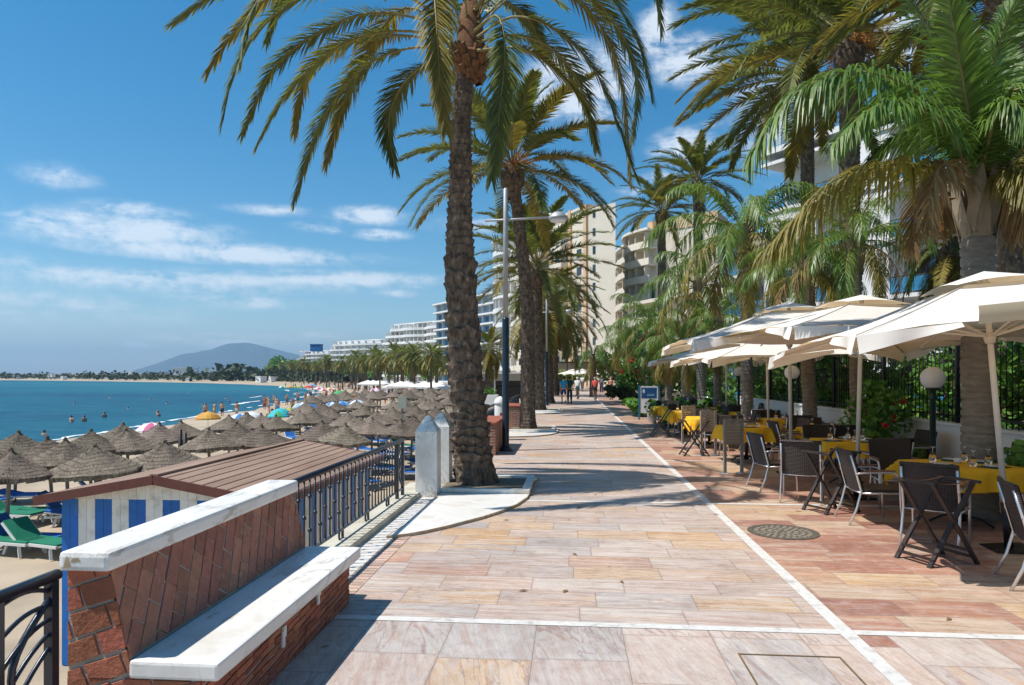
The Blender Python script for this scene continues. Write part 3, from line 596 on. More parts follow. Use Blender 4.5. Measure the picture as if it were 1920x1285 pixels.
obj('wall', wall, m_white, bd)
gaps = [(s_at(1530), s_at(1612)), (s_at(1668), s_at(1795)), (s_at(1850), s_at(1990))]
for a, c in gaps:
    for k in range(NF):
        g = MB(); n = max(1, int((c - a) / .95)); st = (c - a) / n
        for i in range(n): g.box(a + i * st + .03, a + (i + 1) * st - .03, -.06, -.03, FH * k + .12, FH * k + .88, 0, TB)
        bal = obj('balcony', g, m_bglass, bd)
        q = MB(); q.box(a, c, -.08, -.02, FH * k + .92, FH * k + .97, 0, TB)
        for i in range(n + 1): q.box(a + i * st - .02, a + i * st + .02, -.07, -.02, FH * k, FH * k + .92, 0, TB)
        obj('railing', q, m_frame, bal)
        x = a + .3
        while x + 1.2 < c:
            wn = MB(); wn.box(x, x + 1.2, -2.05, -1.96, FH * k + .05, FH * k + 2.3, 0, TB); wn.box(x + .57, x + .63, -1.96, -1.92, FH * k + .05, FH * k + 2.3, 1, TB); obj('window', wn, [m_win, m_frame], bd); x += 1.7
for k in range(NF - 1):
    for sx_ in (s_at(1464), s_at(1500)):
        wn = MB(); wn.box(sx_, sx_ + .8, -.05, .02, FH * k + .5, FH * k + 2.2, 0, TB); wn.box(sx_ - .06, sx_, -.05, .06, FH * k + .45, FH * k + 2.25, 1, TB); wn.box(sx_ + .8, sx_ + .86, -.05, .06, FH * k + .45, FH * k + 2.25, 1, TB); obj('window', wn, [m_win, m_frame], bd)
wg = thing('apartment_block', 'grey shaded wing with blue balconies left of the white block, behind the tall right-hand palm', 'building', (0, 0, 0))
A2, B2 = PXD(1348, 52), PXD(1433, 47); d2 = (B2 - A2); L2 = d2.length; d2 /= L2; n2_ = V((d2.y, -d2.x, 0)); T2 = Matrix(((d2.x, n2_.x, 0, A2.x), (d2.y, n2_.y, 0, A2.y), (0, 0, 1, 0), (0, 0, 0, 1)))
q = MB(); q.box(0, L2 + 3, -9, -1.6, 0, 3.0 * 4, 0, T2); obj('wall', q, m_shadedwall, wg)
for k in range(4):
    q = MB(); q.box(0, L2, -1.6, .1, 3.0 * k - .2, 3.0 * k, 0, T2); obj('floor_slab', q, m_white, wg)
    q = MB(); q.box(.1, L2 - .1, -.04, 0, 3.0 * k + .08, 3.0 * k + .95, 0, T2); obj('balcony', q, m_bglass, wg)
    for xx in (.3, 1.9):
        q = MB(); q.box(xx, xx + 1.1, -1.66, -1.55, 3.0 * k + .05, 3.0 * k + 2.2, 0, T2); obj('window', q, m_win, wg)
# low town houses on the far shore
hm = MB(); hm.box(-4, 4, -3, 3, 0, 5); hm.box(-1, 1, -3.05, -2.9, 1, 3, 2); hm.box(-3.2, -2, -3.05, -2.9, 2, 4, 2)
hr = MB(); hr.prism([(-4.3, -3.3), (4.3, -3.3), (4.3, 3.3), (-4.3, 3.3)], 5, 5.5, 0)
house0 = None; r = random.Random(21)
for k in range(34):
    i = r.randrange(50, 92); n = cnorm(i); o_ = r.uniform(10, 45); p = V((CC[i][0] + n.x * o_, CC[i][1] + n.y * o_, -2.4 + r.choice([0, 0, 2, 4])))
    if house0 is None:
        house0 = thing('shore_house', 'tiny white house among the trees on the far shore', 'house', p, r.uniform(-.5, .5), 'houses on the far shore')
        obj('wall', hm, [m_white, m_white, m_win], house0); obj('roof', hr, m_white, house0)
    else: dup(house0, p, r.uniform(-.8, .8), scale=r.uniform(.35, .65))
# ---------------------------------------------------------------- brick bench
def clip(poly, inside):
    for (ax, ay, c) in inside:            # keep ax*x+ay*y<=c
        out = []
        for i in range(len(poly)):
            p, q = poly[i], poly[(i + 1) % len(poly)]; fp = ax * p[0] + ay * p[1] - c; fq = ax * q[0] + ay * q[1] - c
            if fp <= 0: out.append(p)
            if (fp < 0 < fq) or (fq < 0 < fp): u = fp / (fp - fq); out.append((p[0] + (q[0] - p[0]) * u, p[1] + (q[1] - p[1]) * u))
        poly = out
        if len(poly) < 3: return []
    return poly
def halfplanes(P):
    out = []
    for i in range(len(P)):
        a, b = P[i], P[(i + 1) % len(P)]; ex, ey = b[0] - a[0], b[1] - a[1]; out.append((ey, -ex, ey * a[0] - ex * a[1]))
    return out
def brick_panel(mb, O, U, W, P, bw, bh, ang, gap, r, m=0, h=.006, offs=.5, jit=.004):
    """bricks laid on the plane O+uU+wW inside the counter-clockwise polygon P"""
    Nn = U.cross(W).normalized(); hp = halfplanes(P); ca, sa = math.cos(ang), math.sin(ang)
    R0 = max(math.hypot(*p) for p in P) + bw
    nr, nc = int(R0 / bh) + 2, int(R0 / bw) + 2
    for j in range(-nr, nr):
        for i in range(-nc, nc):
            x0, y0 = (i + offs * (j % 2)) * bw, j * bh
            q = [(x0 + gap, y0 + gap), (x0 + bw - gap, y0 + gap), (x0 + bw - gap, y0 + bh - gap), (x0 + gap, y0 + bh - gap)]
            q = [(x + r.uniform(-jit, jit), y + r.uniform(-jit, jit)) for x, y in q]
            q = clip([(x * ca - y * sa, x * sa + y * ca) for x, y in q], hp)
            if len(q) < 3: continue
            cx, cy = sum(p[0] for p in q) / len(q), sum(p[1] for p in q) / len(q); hh = h + r.uniform(-.0025, .003)
            n0 = len(mb.v); K_ = len(q)
            for s_, e in ((1, -.01), (1, hh * .6), (.965, hh)):
                for (x, y) in q: mb.v.append(tuple(O + U * (cx + (x - cx) * s_) + W * (cy + (y - cy) * s_) + Nn * e))
            for l in (0, 1):
                for k in range(K_): a, b = n0 + l * K_ + k, n0 + l * K_ + (k + 1) % K_; mb.face((a, b, b + K_, a + K_), m)
            mb.face(tuple(n0 + 2 * K_ + k for k in range(K_)), m)
def bench(y0, y1, label, detail=True, x_back=-2.5):
    b = thing('brick_bench', label, 'bench', (x_back, y0, 0)); L = y1 - y0; r = random.Random(4)
    # profile in x,z: base to .36, back slopes from x=.34 at the seat to x=.20 under the coping
    prof = [(.02, 0), (.70, 0), (.70, .36), (.36, .36), (.235, .885), (.02, .885)]
    q = MB(); n = len(prof)
    q.v += [(x, 0.02, z) for x, z in prof] + [(x, L - .02, z) for x, z in prof]
    q.face(tuple(range(n)), 0); q.face(tuple(range(n, 2 * n))[::-1], 0)
    for i in range(n): j = (i + 1) % n; q.face((i, i + n, j + n, j), 0)
    body = obj('brick_body', q, m_mortar, b)
    if detail:
        q = MB(); U, W = V((0, 1, 0)), V((.235 - .36, 0, .885 - .36)); Wl = W.length; W = W / Wl
        brick_panel(q, V((.36, .02, .36)), U, W, [(0, .1), (L - .04, .1), (L - .04, Wl), (0, Wl)], .265, .104, R(54), .005, r, 0, .007)
        obj('back_bricks', q, m_terra, b)
        q = MB(); [brick_panel(q, V((.02, .02, 0)), V((1, 0, 0)), V((0, 0, 1)), pp, .21, .125, R(19), .008, r, 0, .010, jit=.008) for pp in ([(0, 0), (.68, 0), (.68, .355), (0, .355)], [(0, .356), (.340, .356), (.216, .885), (0, .885)])]
        obj('end_bricks', q, m_terra2, b)
        q = MB(); brick_panel(q, V((.70, .02, 0)), U, V((0, 0, 1)), [(0, 0), (L - .04, 0), (L - .04, .355), (0, .355)], .19, .046, R(4), .005, r, 0, .009, jit=.007)
        obj('base_bricks', q, m_terra2, b)
        for yy, zz in ((.95, .15), (1.55, .22)):
            q = MB(); q.box(.706, .722, yy, yy + .035, zz, zz + .10); q.box(.706, .724, yy + .012, yy + .05, zz + .06, zz + .13); obj('mortar_smear', q, m_marble, b, .004)
    q = MB(); q.box(.345, .80, 0, L, .362, .45); obj('seat', q, m_vein, b, .016)
    q = MB(); q.box(0, .265, -.03, L + .03, .887, .985)
    cp = obj('coping', q, m_vein, b, .026)
    if detail:
        q = MB(); [q.quad((a, -.0312, z0), (b2, -.0312, z0 + .004), (b2 - .012, -.0312, z1), (a + .01, -.0312, z1 - .006)) for a, b2, z0, z1 in ((.03, .07, .905, .955), (.066, .12, .935, .958), (.035, .06, .952, .965))]; obj('rust_mark', q, m_stain, cp)
    return b
bench(3.22, 5.52, 'red brick bench with white marble seat and coping at the lower left')
# ---------------------------------------------------------------- iron railings
def railing(y0, y1, label, fan0=True, fan1=True, detail=True, x=-2.46, top=.89):
    b = thing('iron_railing', label, 'railing', (x, y0, 0)); L = y1 - y0
    q = MB(); q.tube([(0, 0, top), (0, L, top)], .027, 10); obj('handrail', q, m_bluemetal, b)
    q = MB(); q.box(-.012, .012, 0, L, .175, .195); obj('bottom_rail', q, m_bluemetal, b)
    a0, a1 = (.36 if fan0 else .05), (L - .36 if fan1 else L - .05)
    for yy in sorted({.04, a0, a1, L - .04}):
        q = MB(); q.box(-.022, .022, yy - .022, yy + .022, .06, top - .02); obj('post', q, m_bluemetal, b)
    n = max(3, int(round((a1 - a0) / .14))); r = random.Random(int(y0 * 10))
    for k in range(1, n):
        yy = a0 + (a1 - a0) * k / n; q = MB(); q.tube([(0, yy, .19), (0, yy, top - .03)], .0095, 6)
        for zz in ((.38, .70) if k % 2 else (.52,)): q.lathe([(.010, -.022), (.022, -.008), (.022, .008), (.010, .022)], 6, (0, yy, zz))
        q.lathe([(.010, -.015), (.02, 0), (.010, .015)], 6, (0, yy, .19))
        obj('baluster', q, m_bluemetal, b)
    for on, pa, pb in ((fan0, .04, a0), (fan1, L - .04, a1)):
        if not on: continue
        q = MB(); q.tube([V((0, pb + (pa - pb) * (1 - .75 * math.sin(math.pi * j / 12)), .80 - .60 * j / 12)) for j in range(13)], .016, 7); obj('scroll_arch', q, m_bluemetal, b)
        for k in range(5):
            q = MB(); u = k / 4
            e = V((0, pb, .84 - .6 * u)); st = V((0, pa, .82 - .25 * u))
            q.tube([st.lerp(e, j / 8) + V((0, 0, .035 * math.sin(math.pi * j / 8))) for j in range(9)], .011, 7); obj('scroll_bar', q, m_bluemetal, b)
    k = 0; yy = a0 + .35
    while yy < a1 - .2:
        q = MB()
        q.tube([(0, yy + .055 * math.cos(t_ * math.pi / 6), .13 + .055 * math.sin(t_ * math.pi / 6)) for t_ in range(13)], .012, 6, 0, False); q.box(-.012, .012, yy + .05, yy + .075, .06, .18); obj('ring_foot', q, m_bluemetal, b); yy += .95
    return b
railing(-1.6, 3.14, 'navy iron railing running out of the lower left corner before the bench', False, True)
railing(5.60, 10.05, 'navy iron railing between the bench and the marble pillars')
railing(11.9, 15.6, 'navy iron railing just behind the marble pillars and thick palm trunk')
railing(19.0, 22.6, 'navy iron railing past the brick planter, left of the lamp post')
railing(26, 33, 'farthest navy iron railing beyond the second palm trunk', True, True)
def pillar(y, x, s, label):
    b = thing('marble_pillar', label, 'pillar', (x, y, 0), 0, 'pillars at the beach stairs')
    q = MB(); q.box(-s, s, -s, s, 0, 1.0); obj('shaft', q, m_vein, b, .006)
    q = MB(); n = len(q.v); q.v += [(-s, -s, 1), (s, -s, 1), (s, s, 1), (-s, s, 1), (-.03, -.03, 1.22), (.03, -.03, 1.22), (.03, .03, 1.22), (-.03, .03, 1.22)]
    for f in ((0, 1, 5, 4), (1, 2, 6, 5), (2, 3, 7, 6), (3, 0, 4, 7), (4, 5, 6, 7)): q.face(f)
    obj('pyramid_cap', q, m_vein, b)
pillar(10.45, -2.17, .165, 'nearer pointed marble pillar at the end of the railing')
pillar(11.35, -2.14, .165, 'farther pointed marble pillar, half hidden behind its twin')
# planters at the palm feet
def palm_bed(pts, label, hole, z=.035):
    b = thing('palm_bed', label, 'planter', (0, 0, 0))
    q = MB(); q.prism([(p.x, p.y) for p in pts], .002, z); obj('slab', q, m_marble, b)
    q = MB(); n = len(pts)
    e = MB()
    for i in range(n):
        a, c = pts[i], pts[(i + 1) % n]; e.bar((a.x, a.y, z * .5), (c.x, c.y, z * .5), .012, z + .006)
    obj('edge_trim', e, m_stain, b)
    x0, x1, y0, y1 = hole
    q = MB(); w_ = .12
    q.box(x0, x1, y0, y0 + w_, z + .002, .10); q.box(x0, x1, y1 - w_, y1, z + .002, .13); q.box(x1 - w_, x1, y0 + w_, y1 - w_, z + .002, .115); obj('curb', q, m_marble, b, .012)
    q = MB(); q.box(x0, x1 - w_, y0 + w_, y1 - w_, z + .001, .092); obj('soil', q, m_bedsoil, b)
    return b
m_bedsoil = pm('dry_bed_soil', [(.13, .10, .07), (.24, .19, .13)], 14, .95, .8, 40)
sl_px = [(725, 1011), (762, 1007), (796, 1001), (832, 993), (870, 983), (908, 973), (941, 962), (969, 950), (988, 937), (997, 922), (998, 908)]
pts = [G(*p) for p in sl_px]; pts += [V((-.55, 12.2, 0)), V((-2.0, 12.2, 0)), V((-2.0, 8.2, 0))]
palm_bed(pts[::1], 'white marble bed with curved edge round the foot of the thick near palm', (-2.0, -.62, 10.55, 11.9))
def quarter(x0, y0, w_, l): return [V((x0, y0, 0))] + [V((x0 + w_ * math.sin(a * math.pi / 16), y0 + .1 + l * (1 - math.cos(a * math.pi / 16)), 0)) for a in range(1, 9)] + [V((x0 + w_, y0 + l + 1.6, 0)), V((x0, y0 + l + 1.6, 0))]
palm_bed(quarter(-2.0, 20.2, 1.6, 1.9), 'marble bed round the foot of the second palm', (-1.95, -.5, 22.1, 23.6))
palm_bed(quarter(-2.0, 32.2, 1.6, 1.9), 'marble bed round the foot of the third palm', (-1.95, -.5, 34.1, 35.6))
# brick planters / low walls between railings
def brick_wall(x0, x1, y0, y1, h, label):
    b = thing('brick_planter', label, 'planter', ((x0 + x1) / 2, (y0 + y1) / 2, 0)); a, c = (x1 - x0) / 2, (y1 - y0) / 2
    q = MB(); q.box(-a, a, -c, c, 0, h); obj('brickwork', q, m_brick, b); q = MB(); q.box(-a - .02, a + .02, -c - .02, c + .02, h + .002, h + .06); obj('coping', q, m_terra2, b, .01)
brick_wall(-2.3, -1.72, 15.8, 18.4, .70, 'low red brick wall just right of the thick palm trunk')
brick_wall(-2.3, -1.72, 23.4, 25.4, .75, 'low red brick wall hidden behind the second palm trunk')
brick_wall(-2.3, -1.72, 36, 38.5, .75, 'low red brick wall beside the third palm trunk')
# hut on the sand
hx0, hx1, hy0, hy1 = -7.42, -4.32, 9.55, 14.6; hr_, he = .42, .10
hut = thing('beach_hut', 'wooden beach hut with blue and white striped walls and brown plank roof', 'hut', ((hx0 + hx1) / 2, hy0, BZ)); H0 = BZ; cx = (hx0 + hx1) / 2; wd = (hx1 - hx0) / 2; Lh = hy1 - hy0
q = MB()
pw = wd * 2 / 24
for i in range(24):
    x = -wd + i * pw; blue = (i % 4) in (0, 1)
    q.box(x + .002, x + pw - .002, 0, .03, 0, 2.44, 1 if blue else 0)
    xa, xb = x + .002, x + pw - .002; zt = lambda xx: 2.46 + (.34) * (1 - abs(xx) / wd)
    n = len(q.v); q.v += [(xa, -.012, 2.445), (xb, -.012, 2.445), (xb, -.012, zt(xb)), (xa, -.012, zt(xa)), (xa, .03, 2.445), (xb, .03, 2.445), (xb, .03, zt(xb)), (xa, .03, zt(xa))]
    for f in ((0, 1, 2, 3), (7, 6, 5, 4), (0, 4, 5, 1), (1, 5, 6, 2), (0, 3, 7, 4)): q.face(tuple(n + k for k in f), 0)
obj('front_wall', q, [m_hwhite, m_hblue], hut)
for nm, xx in (('side_wall', wd - .03), ('side_wall', -wd)):
    q = MB(); nk = int(Lh / pw)
    for i in range(nk):
        y = .035 + i * (Lh - .035) / nk; q.box(xx, xx + .03, y + .002, y + (Lh - .035) / nk - .002, 0, 2.5, 1 if (i % 4) in (1, 2) else 0)
    obj(nm, q, [m_hwhite, m_hblue], hut)
q = MB(); q.box(-wd, wd, Lh, Lh + .03, 0, 2.45); obj('back_wall', q, m_hwhite, hut)
ze, zr, ow = he - BZ, hr_ - BZ, wd + .24
for sgn in (-1, 1):
    q = MB(); n_ = 10
    for i in range(n_):
        u0, u1 = i / n_, (i + 1) / n_ - .008
        pa = [(sgn * ow * u0, zr + (ze - zr) * u0), (sgn * ow * u1, zr + (ze - zr) * u1 + .006)]
        a0, a1, b0, b1 = (pa[0][0], -.22, pa[0][1]), (pa[0][0], Lh + .15, pa[0][1]), (pa[1][0], -.22, pa[1][1]), (pa[1][0], Lh + .15, pa[1][1])
        n = len(q.v); th = .035
        for p in (a0, b0, b1, a1): q.v.append((p[0], p[1], p[2] - th))
        for p in (a0, b0, b1, a1): q.v.append(p)
        fs = ((3, 2, 1, 0), (4, 5, 6, 7), (0, 1, 5, 4), (1, 2, 6, 5), (2, 3, 7, 6), (3, 0, 4, 7))
        for f in fs: q.face(tuple(n + k for k in (f if sgn > 0 else f[::-1])), 0)
    obj('roof_slope', q, m_roof, hut)
    q = MB(); q.bar((0, -.235, zr - .055), (sgn * ow, -.235, ze - .055), .03, .13); q.bar((sgn * (ow + .015), -.22, ze - .06), (sgn * (ow + .015), Lh + .15, ze - .06), .03, .12); q.bar((0, Lh + .165, zr - .055), (sgn * ow, Lh + .165, ze - .055), .03, .13); obj('fascia', q, m_fascia, hut)
q = MB(); q.bar((0, -.22, zr + .012), (0, Lh + .15, zr + .012), .12, .03); obj('ridge_board', q, m_roof, hut)
# lamp posts
def lamp_post(x, y, label, h=6.38, arm_z=5.62, s=1.0):
    b = thing('street_lamp', label, 'street lamp', (x, y, 0), 0, 'street lamps along the sea side')
    q = MB(); q.lathe([(.17, 0), (.17, .02), (.10, .10), (.085, .16), (.085, 3.2), (.075, 3.24)], 14); obj('lower_post', q, m_bluemetal, b)
    q = MB(); q.box(-.2, .2, -.2, .2, .001, .022); obj('base_plate', q, m_bluemetal, b, .004)
    q = MB(); q.lathe([(.062, 3.24), (.058, h), (.03, h + .03)], 12); obj('upper_post', q, m_steel, b)
    q = MB(); q.tube([(-.5, 0, arm_z), (1.05, 0, arm_z + .05)], .028, 8); obj('arm', q, m_steel, b)
    q = MB(); q.lathe([(.05, .17), (.10, .165), (.17, .12), (.235, .04), (.245, .0), (.225, -.02)], 18, (1.28, 0, arm_z + .01)); q.lathe([(.02, 0), (.03, .06), (.05, .12)], 8, (1.1, 0, arm_z + .03)); lh = obj('lamp_head', q, m_steel, b)
    q = MB(); q.lathe([(.22, -.021), (.17, -.07), (.06, -.09), (.001, -.092)], 16, (1.28, 0, arm_z + .01)); obj('diffuser', q, m_globe, lh)
p = G(948, 845); lamp_post(p.x, p.y, 'tall grey and navy street lamp with one side arm, in front of the second palm')
lamp_post(-1.45, 42, 'second street lamp, thin beside the third palm trunk')
lamp_post(-1.45, 66, 'farthest street lamp, faint between the small distant trunks')
# litter bin post, manhole, access cover
b = thing('litter_bin', 'white litter bin with red mark beside the lamp post', 'bin', (-2.0, 19.6, 0))
q = MB(); q.lathe([(.15, 0), (.16, .05), (.16, 1.0), (.15, 1.02)], 16); obj('body', q, m_plast, b)
q = MB(); q.lathe([(.18, 1.021), (.18, 1.06), (.12, 1.18), (.02, 1.24)], 16); obj('lid', q, m_plast, b)
q = MB(); q.grid(lambda u, v: (.163 * math.cos(-1.5 + u * 1.1), .163 * math.sin(-1.5 + u * 1.1), .55 + v * .22), 6, 1); obj('red_mark', q, paint(.5, .03, .05), b)
p = G(1468, 998); b = thing('manhole_cover', 'round cast iron manhole cover in the paving', 'manhole cover', (p.x, p.y, 0))
mm = pm('cast_iron', [(.06, .05, .04), (.15, .13, .10)], 20, .6, .4, 60)
q = MB(); q.lathe([(.40, .002), (.40, .008), (.345, .008), (.345, .004), (.001, .004)], 40, sm=False); cvr = obj('frame', q, mm, b)
q = MB()
for rr_, n in ((.30, 26), (.225, 20), (.15, 13), (.08, 7)):
    for k in range(n):
        a = 2 * math.pi * k / n; T = Matrix.Rotation(a, 4, 'Z') @ Matrix.Translation((rr_, 0, 0)); q.box(-.024, .024, -.02, .02, .004, .0085, 0, T)
obj('relief', q, pm('worn_iron', [(.2, .17, .13), (.32, .28, .22)], 12, .55), b)
c0, c1 = G(1384, 1228), G(1570, 1228); c2 = G(1384, 1228).lerp(c0, 1)
b = thing('access_cover', 'square paved access cover at the bottom right', 'access cover', (c0.x, c0.y, 0)); w_ = (c1 - c0).length
q = MB(); th = .012
for a in ((0, w_, 0, th), (0, w_, -.8, -.8 + th), (0, th, -.8 + th, 0), (w_ - th, w_, -.8 + th, 0)): q.box(a[0], a[1], a[2], a[3], .001, .006)
obj('steel_frame', q, pm('rusty_frame', [(.12, .075, .04), (.22, .15, .08)], 20, .7), b)
# restaurant on the beach and white planter left of the lamp post
b = thing('beach_kiosk', 'dark beach bar with white flat awning behind the lamp post', 'kiosk', (PXD(915, 60).x, PXD(915, 60).y, -.2))
q = MB(); q.box(-2.2, 3.6, 0, 4, 0, 1.0); obj('counter', q, m_dark, b); q = MB(); q.box(-2.6, 4, -.4, 4.4, 2.15, 2.3); obj('roof', q, m_white, b)
for xx in (-2.4, .6, 3.8):
    q = MB(); q.box(xx - .06, xx + .06, -.2, -.08, 0, 2.15); obj('post', q, m_white, b)
q = MB(); q.box(-2.2, 3.6, 3.9, 4.05, 1.0, 2.15); obj('back_panel', q, m_thin, b)
q = MB(); q.box(-2.3, 3.7, -.3, -.26, 1.55, 2.14); obj('awning', q, pm('beige_awning', [(.4, .33, .25), (.48, .4, .3)], 4, .8), b)
b = thing('planter_box', 'white planter box with a small plant left of the lamp post', 'planter', (PXD(917, 26).x, PXD(917, 26).y, 0))
q = MB(); q.box(-.35, .35, -.2, .2, .6, 1.1); q.box(-.3, .3, -.15, .15, 0, .6); obj('box', q, m_white, b, .01)
q = MB(); blobs(q, (0, 0, 1.22), .3, .18, .22, 90, .05, random.Random(2)); obj('plant', q, m_hedge, b)
# stairs platform wall behind the palms where the beach road turns
b = thing('pergola', 'dark flat pergola roof at the far end of the promenade', 'pergola', (PXD(1085, 85).x, PXD(1085, 85).y, 0))
q = MB(); q.box(-4.5, 4.5, -1.5, 1.5, 3.3, 3.45); obj('roof', q, m_black, b)
for xx in (-4.2, -1.4, 1.4, 4.2):
    q = MB(); q.box(xx - .06, xx + .06, -1.4, -1.28, 0, 3.3); obj('post', q, m_black, b)
q = MB(); q.box(-4.4, 4.4, 1.2, 1.3, 2.5, 3.3); obj('fascia', q, m_conc, b)
# ---------------------------------------------------------------- palms
def crs(P, k):
    return [V(p) for p in catmull([tuple(p) for p in P], k)]
def frond(mb, P, L, n, r, m=0, mr=1, s0=.14, w=.03, vang=(15, 45), droop=.12, segs=2, rad=.022, side=None, A0=58, A1=22, twist=0, tipf=.45):
    pts = crs(P, max(3, 18 // max(1, len(P) - 1))); K = len(pts)
    mb.tube(pts[::1], [rad * (1 - .85 * i / (K - 1)) for i in range(K)], 5, mr, False)
    if side is None:
        h = pts[-1] - pts[0]; h.z = 0
        if h.length < .05: h = V((0, 1, 0))
        side = h.normalized().cross(V((0, 0, 1)))
    acc = [0.0]
    for a, b in zip(pts, pts[1:]): acc.append(acc[-1] + (b - a).length)
    T = acc[-1]; j = 0
    for i in range(n):
        s = s0 + (1 - s0) * (i + .5) / n; tgt = s * T
        while j < K - 2 and acc[j + 1] < tgt: j += 1
        f = (tgt - acc[j]) / max(1e-6, acc[j + 1] - acc[j]); p = pts[j].lerp(pts[j + 1], f); d = (pts[j + 1] - pts[j]).normalized()
        sd = (side - d * side.dot(d)).normalized(); up = sd.cross(d)
        if twist: c_, s_ = math.cos(twist * s), math.sin(twist * s); sd, up = sd * c_ + up * s_, up * c_ - sd * s_
        q = (s - s0) / (1 - s0)
        ln = L * (.35 + .65 * min(1, q / .18)) * (1 - (1 - tipf) * max(0, (q - .45) / .55) ** 1.2)
        for sg in (-1, 1):
            A = R(A0 + (A1 - A0) * q + r.uniform(-7, 7)); vv = R(r.uniform(*vang)); l = ln * r.uniform(.85, 1.1)
            dr = (d * math.cos(A) + (sd * sg * math.cos(vv) + up * math.sin(vv)) * math.sin(A)).normalized()
            wd = dr.cross(up + sd * sg * .3)
            if wd.length < .05: wd = dr.cross(sd)
            wd = wd.normalized() * w * r.uniform(.8, 1.2); n0 = len(mb.v)
            mb.v += [tuple(p - wd * .35), tuple(p + wd * .35)]
            for k in range(1, segs):
                u = k / segs; c = p + dr * l * u * (1 - .25 * droop * u) + V((0, 0, -droop * l * u * u)); ww = wd * (.5 - .15 * (u > .6))
                mb.v += [tuple(c - ww), tuple(c + ww)]; a = n0 + 2 * (k - 1); mb.face((a, a + 1, a + 3, a + 2), m)
            mb.v.append(tuple(p + dr * l * (1 - .25 * droop) + V((0, 0, -droop * l)))); a = n0 + 2 * (segs - 1); mb.face((a, a + 1, len(mb.v) - 1), m)
def arch(az, e0, L, droop, r, n=6, base=V((0, 0, 0)), off=.08, pw=1.25):
    P = []; p = V((math.cos(az) * off, math.sin(az) * off, 0)) + base; P.append(p.copy()); wob = r.uniform(-.12, .12)
    for i in range(n):
        u = (i + .5) / n; e = e0 - droop * u ** pw; a = az + wob * u
        p = p + V((math.cos(a) * math.cos(e), math.sin(a) * math.cos(e), math.sin(e))) * (L / n); P.append(p.copy())
    return P
def date_crown(mb, L, n, r, leafn=46, leafL=.42, e_hi=82, e_lo=-28, w=.03, yel=.1, drp=(55, 95), dead=0):
    ga = 2.39996
    for i in range(n):
        q = i / (n - 1); e0 = e_hi - (e_hi - e_lo) * q ** .8 + r.uniform(-6, 6); l = L * r.uniform(.88, 1.08) * (.72 + .28 * min(1, q * 3))
        m = 2 if (q > .6 and r.random() < yel * 3) or r.random() < yel * .3 else 0
        frond(mb, arch(i * ga, R(e0), l, R(r.uniform(*drp)), r, base=V((0, 0, .35 - .35 * q))), leafL, leafn, r, m, 1, w=w, rad=.02, s0=.2, vang=(0, 34), A0=64, A1=30)
    for i in range(dead):
        frond(mb, arch(r.uniform(0, 6.28), R(-45), L * .6, R(40), r, base=V((0, 0, -.15))), leafL * .8, leafn // 2, r, 3, 3, w=w, rad=.018)
def queen_crown(mb, L, n, r, leafn=55, leafL=.62, w=.034, yel=.25, e_hi=80, e_lo=-20):
    ga = 2.39996
    for i in range(n):
        q = i / (n - 1); e0 = e_hi - (e_hi - e_lo) * q ** .9 + r.uniform(-8, 8); l = L * r.uniform(.85, 1.1)
        m = 2 if q > .7 and r.random() < yel * 2 else (3 if q > .85 and r.random() < .5 else 0)
        frond(mb, arch(i * ga + r.uniform(-.2, .2), R(e0), l, R(r.uniform(85, 125)), r, base=V((0, 0, .3 - .25 * q))), leafL, leafn, r, m, 1, w=w, vang=(-55, 55), droop=r.uniform(.5, .8), segs=3, rad=.026, s0=.12, A0=62, A1=35)
LEAFM = [m_leaf, m_rachis, m_leafy, m_leafd]; QLEAFM = [m_qleaf, m_rachis, m_leafy, m_leafd]
mn = mnoise
def hsh(a, b): x = math.sin(a * 127.1 + b * 311.7) * 43758.5453; return x - math.floor(x)
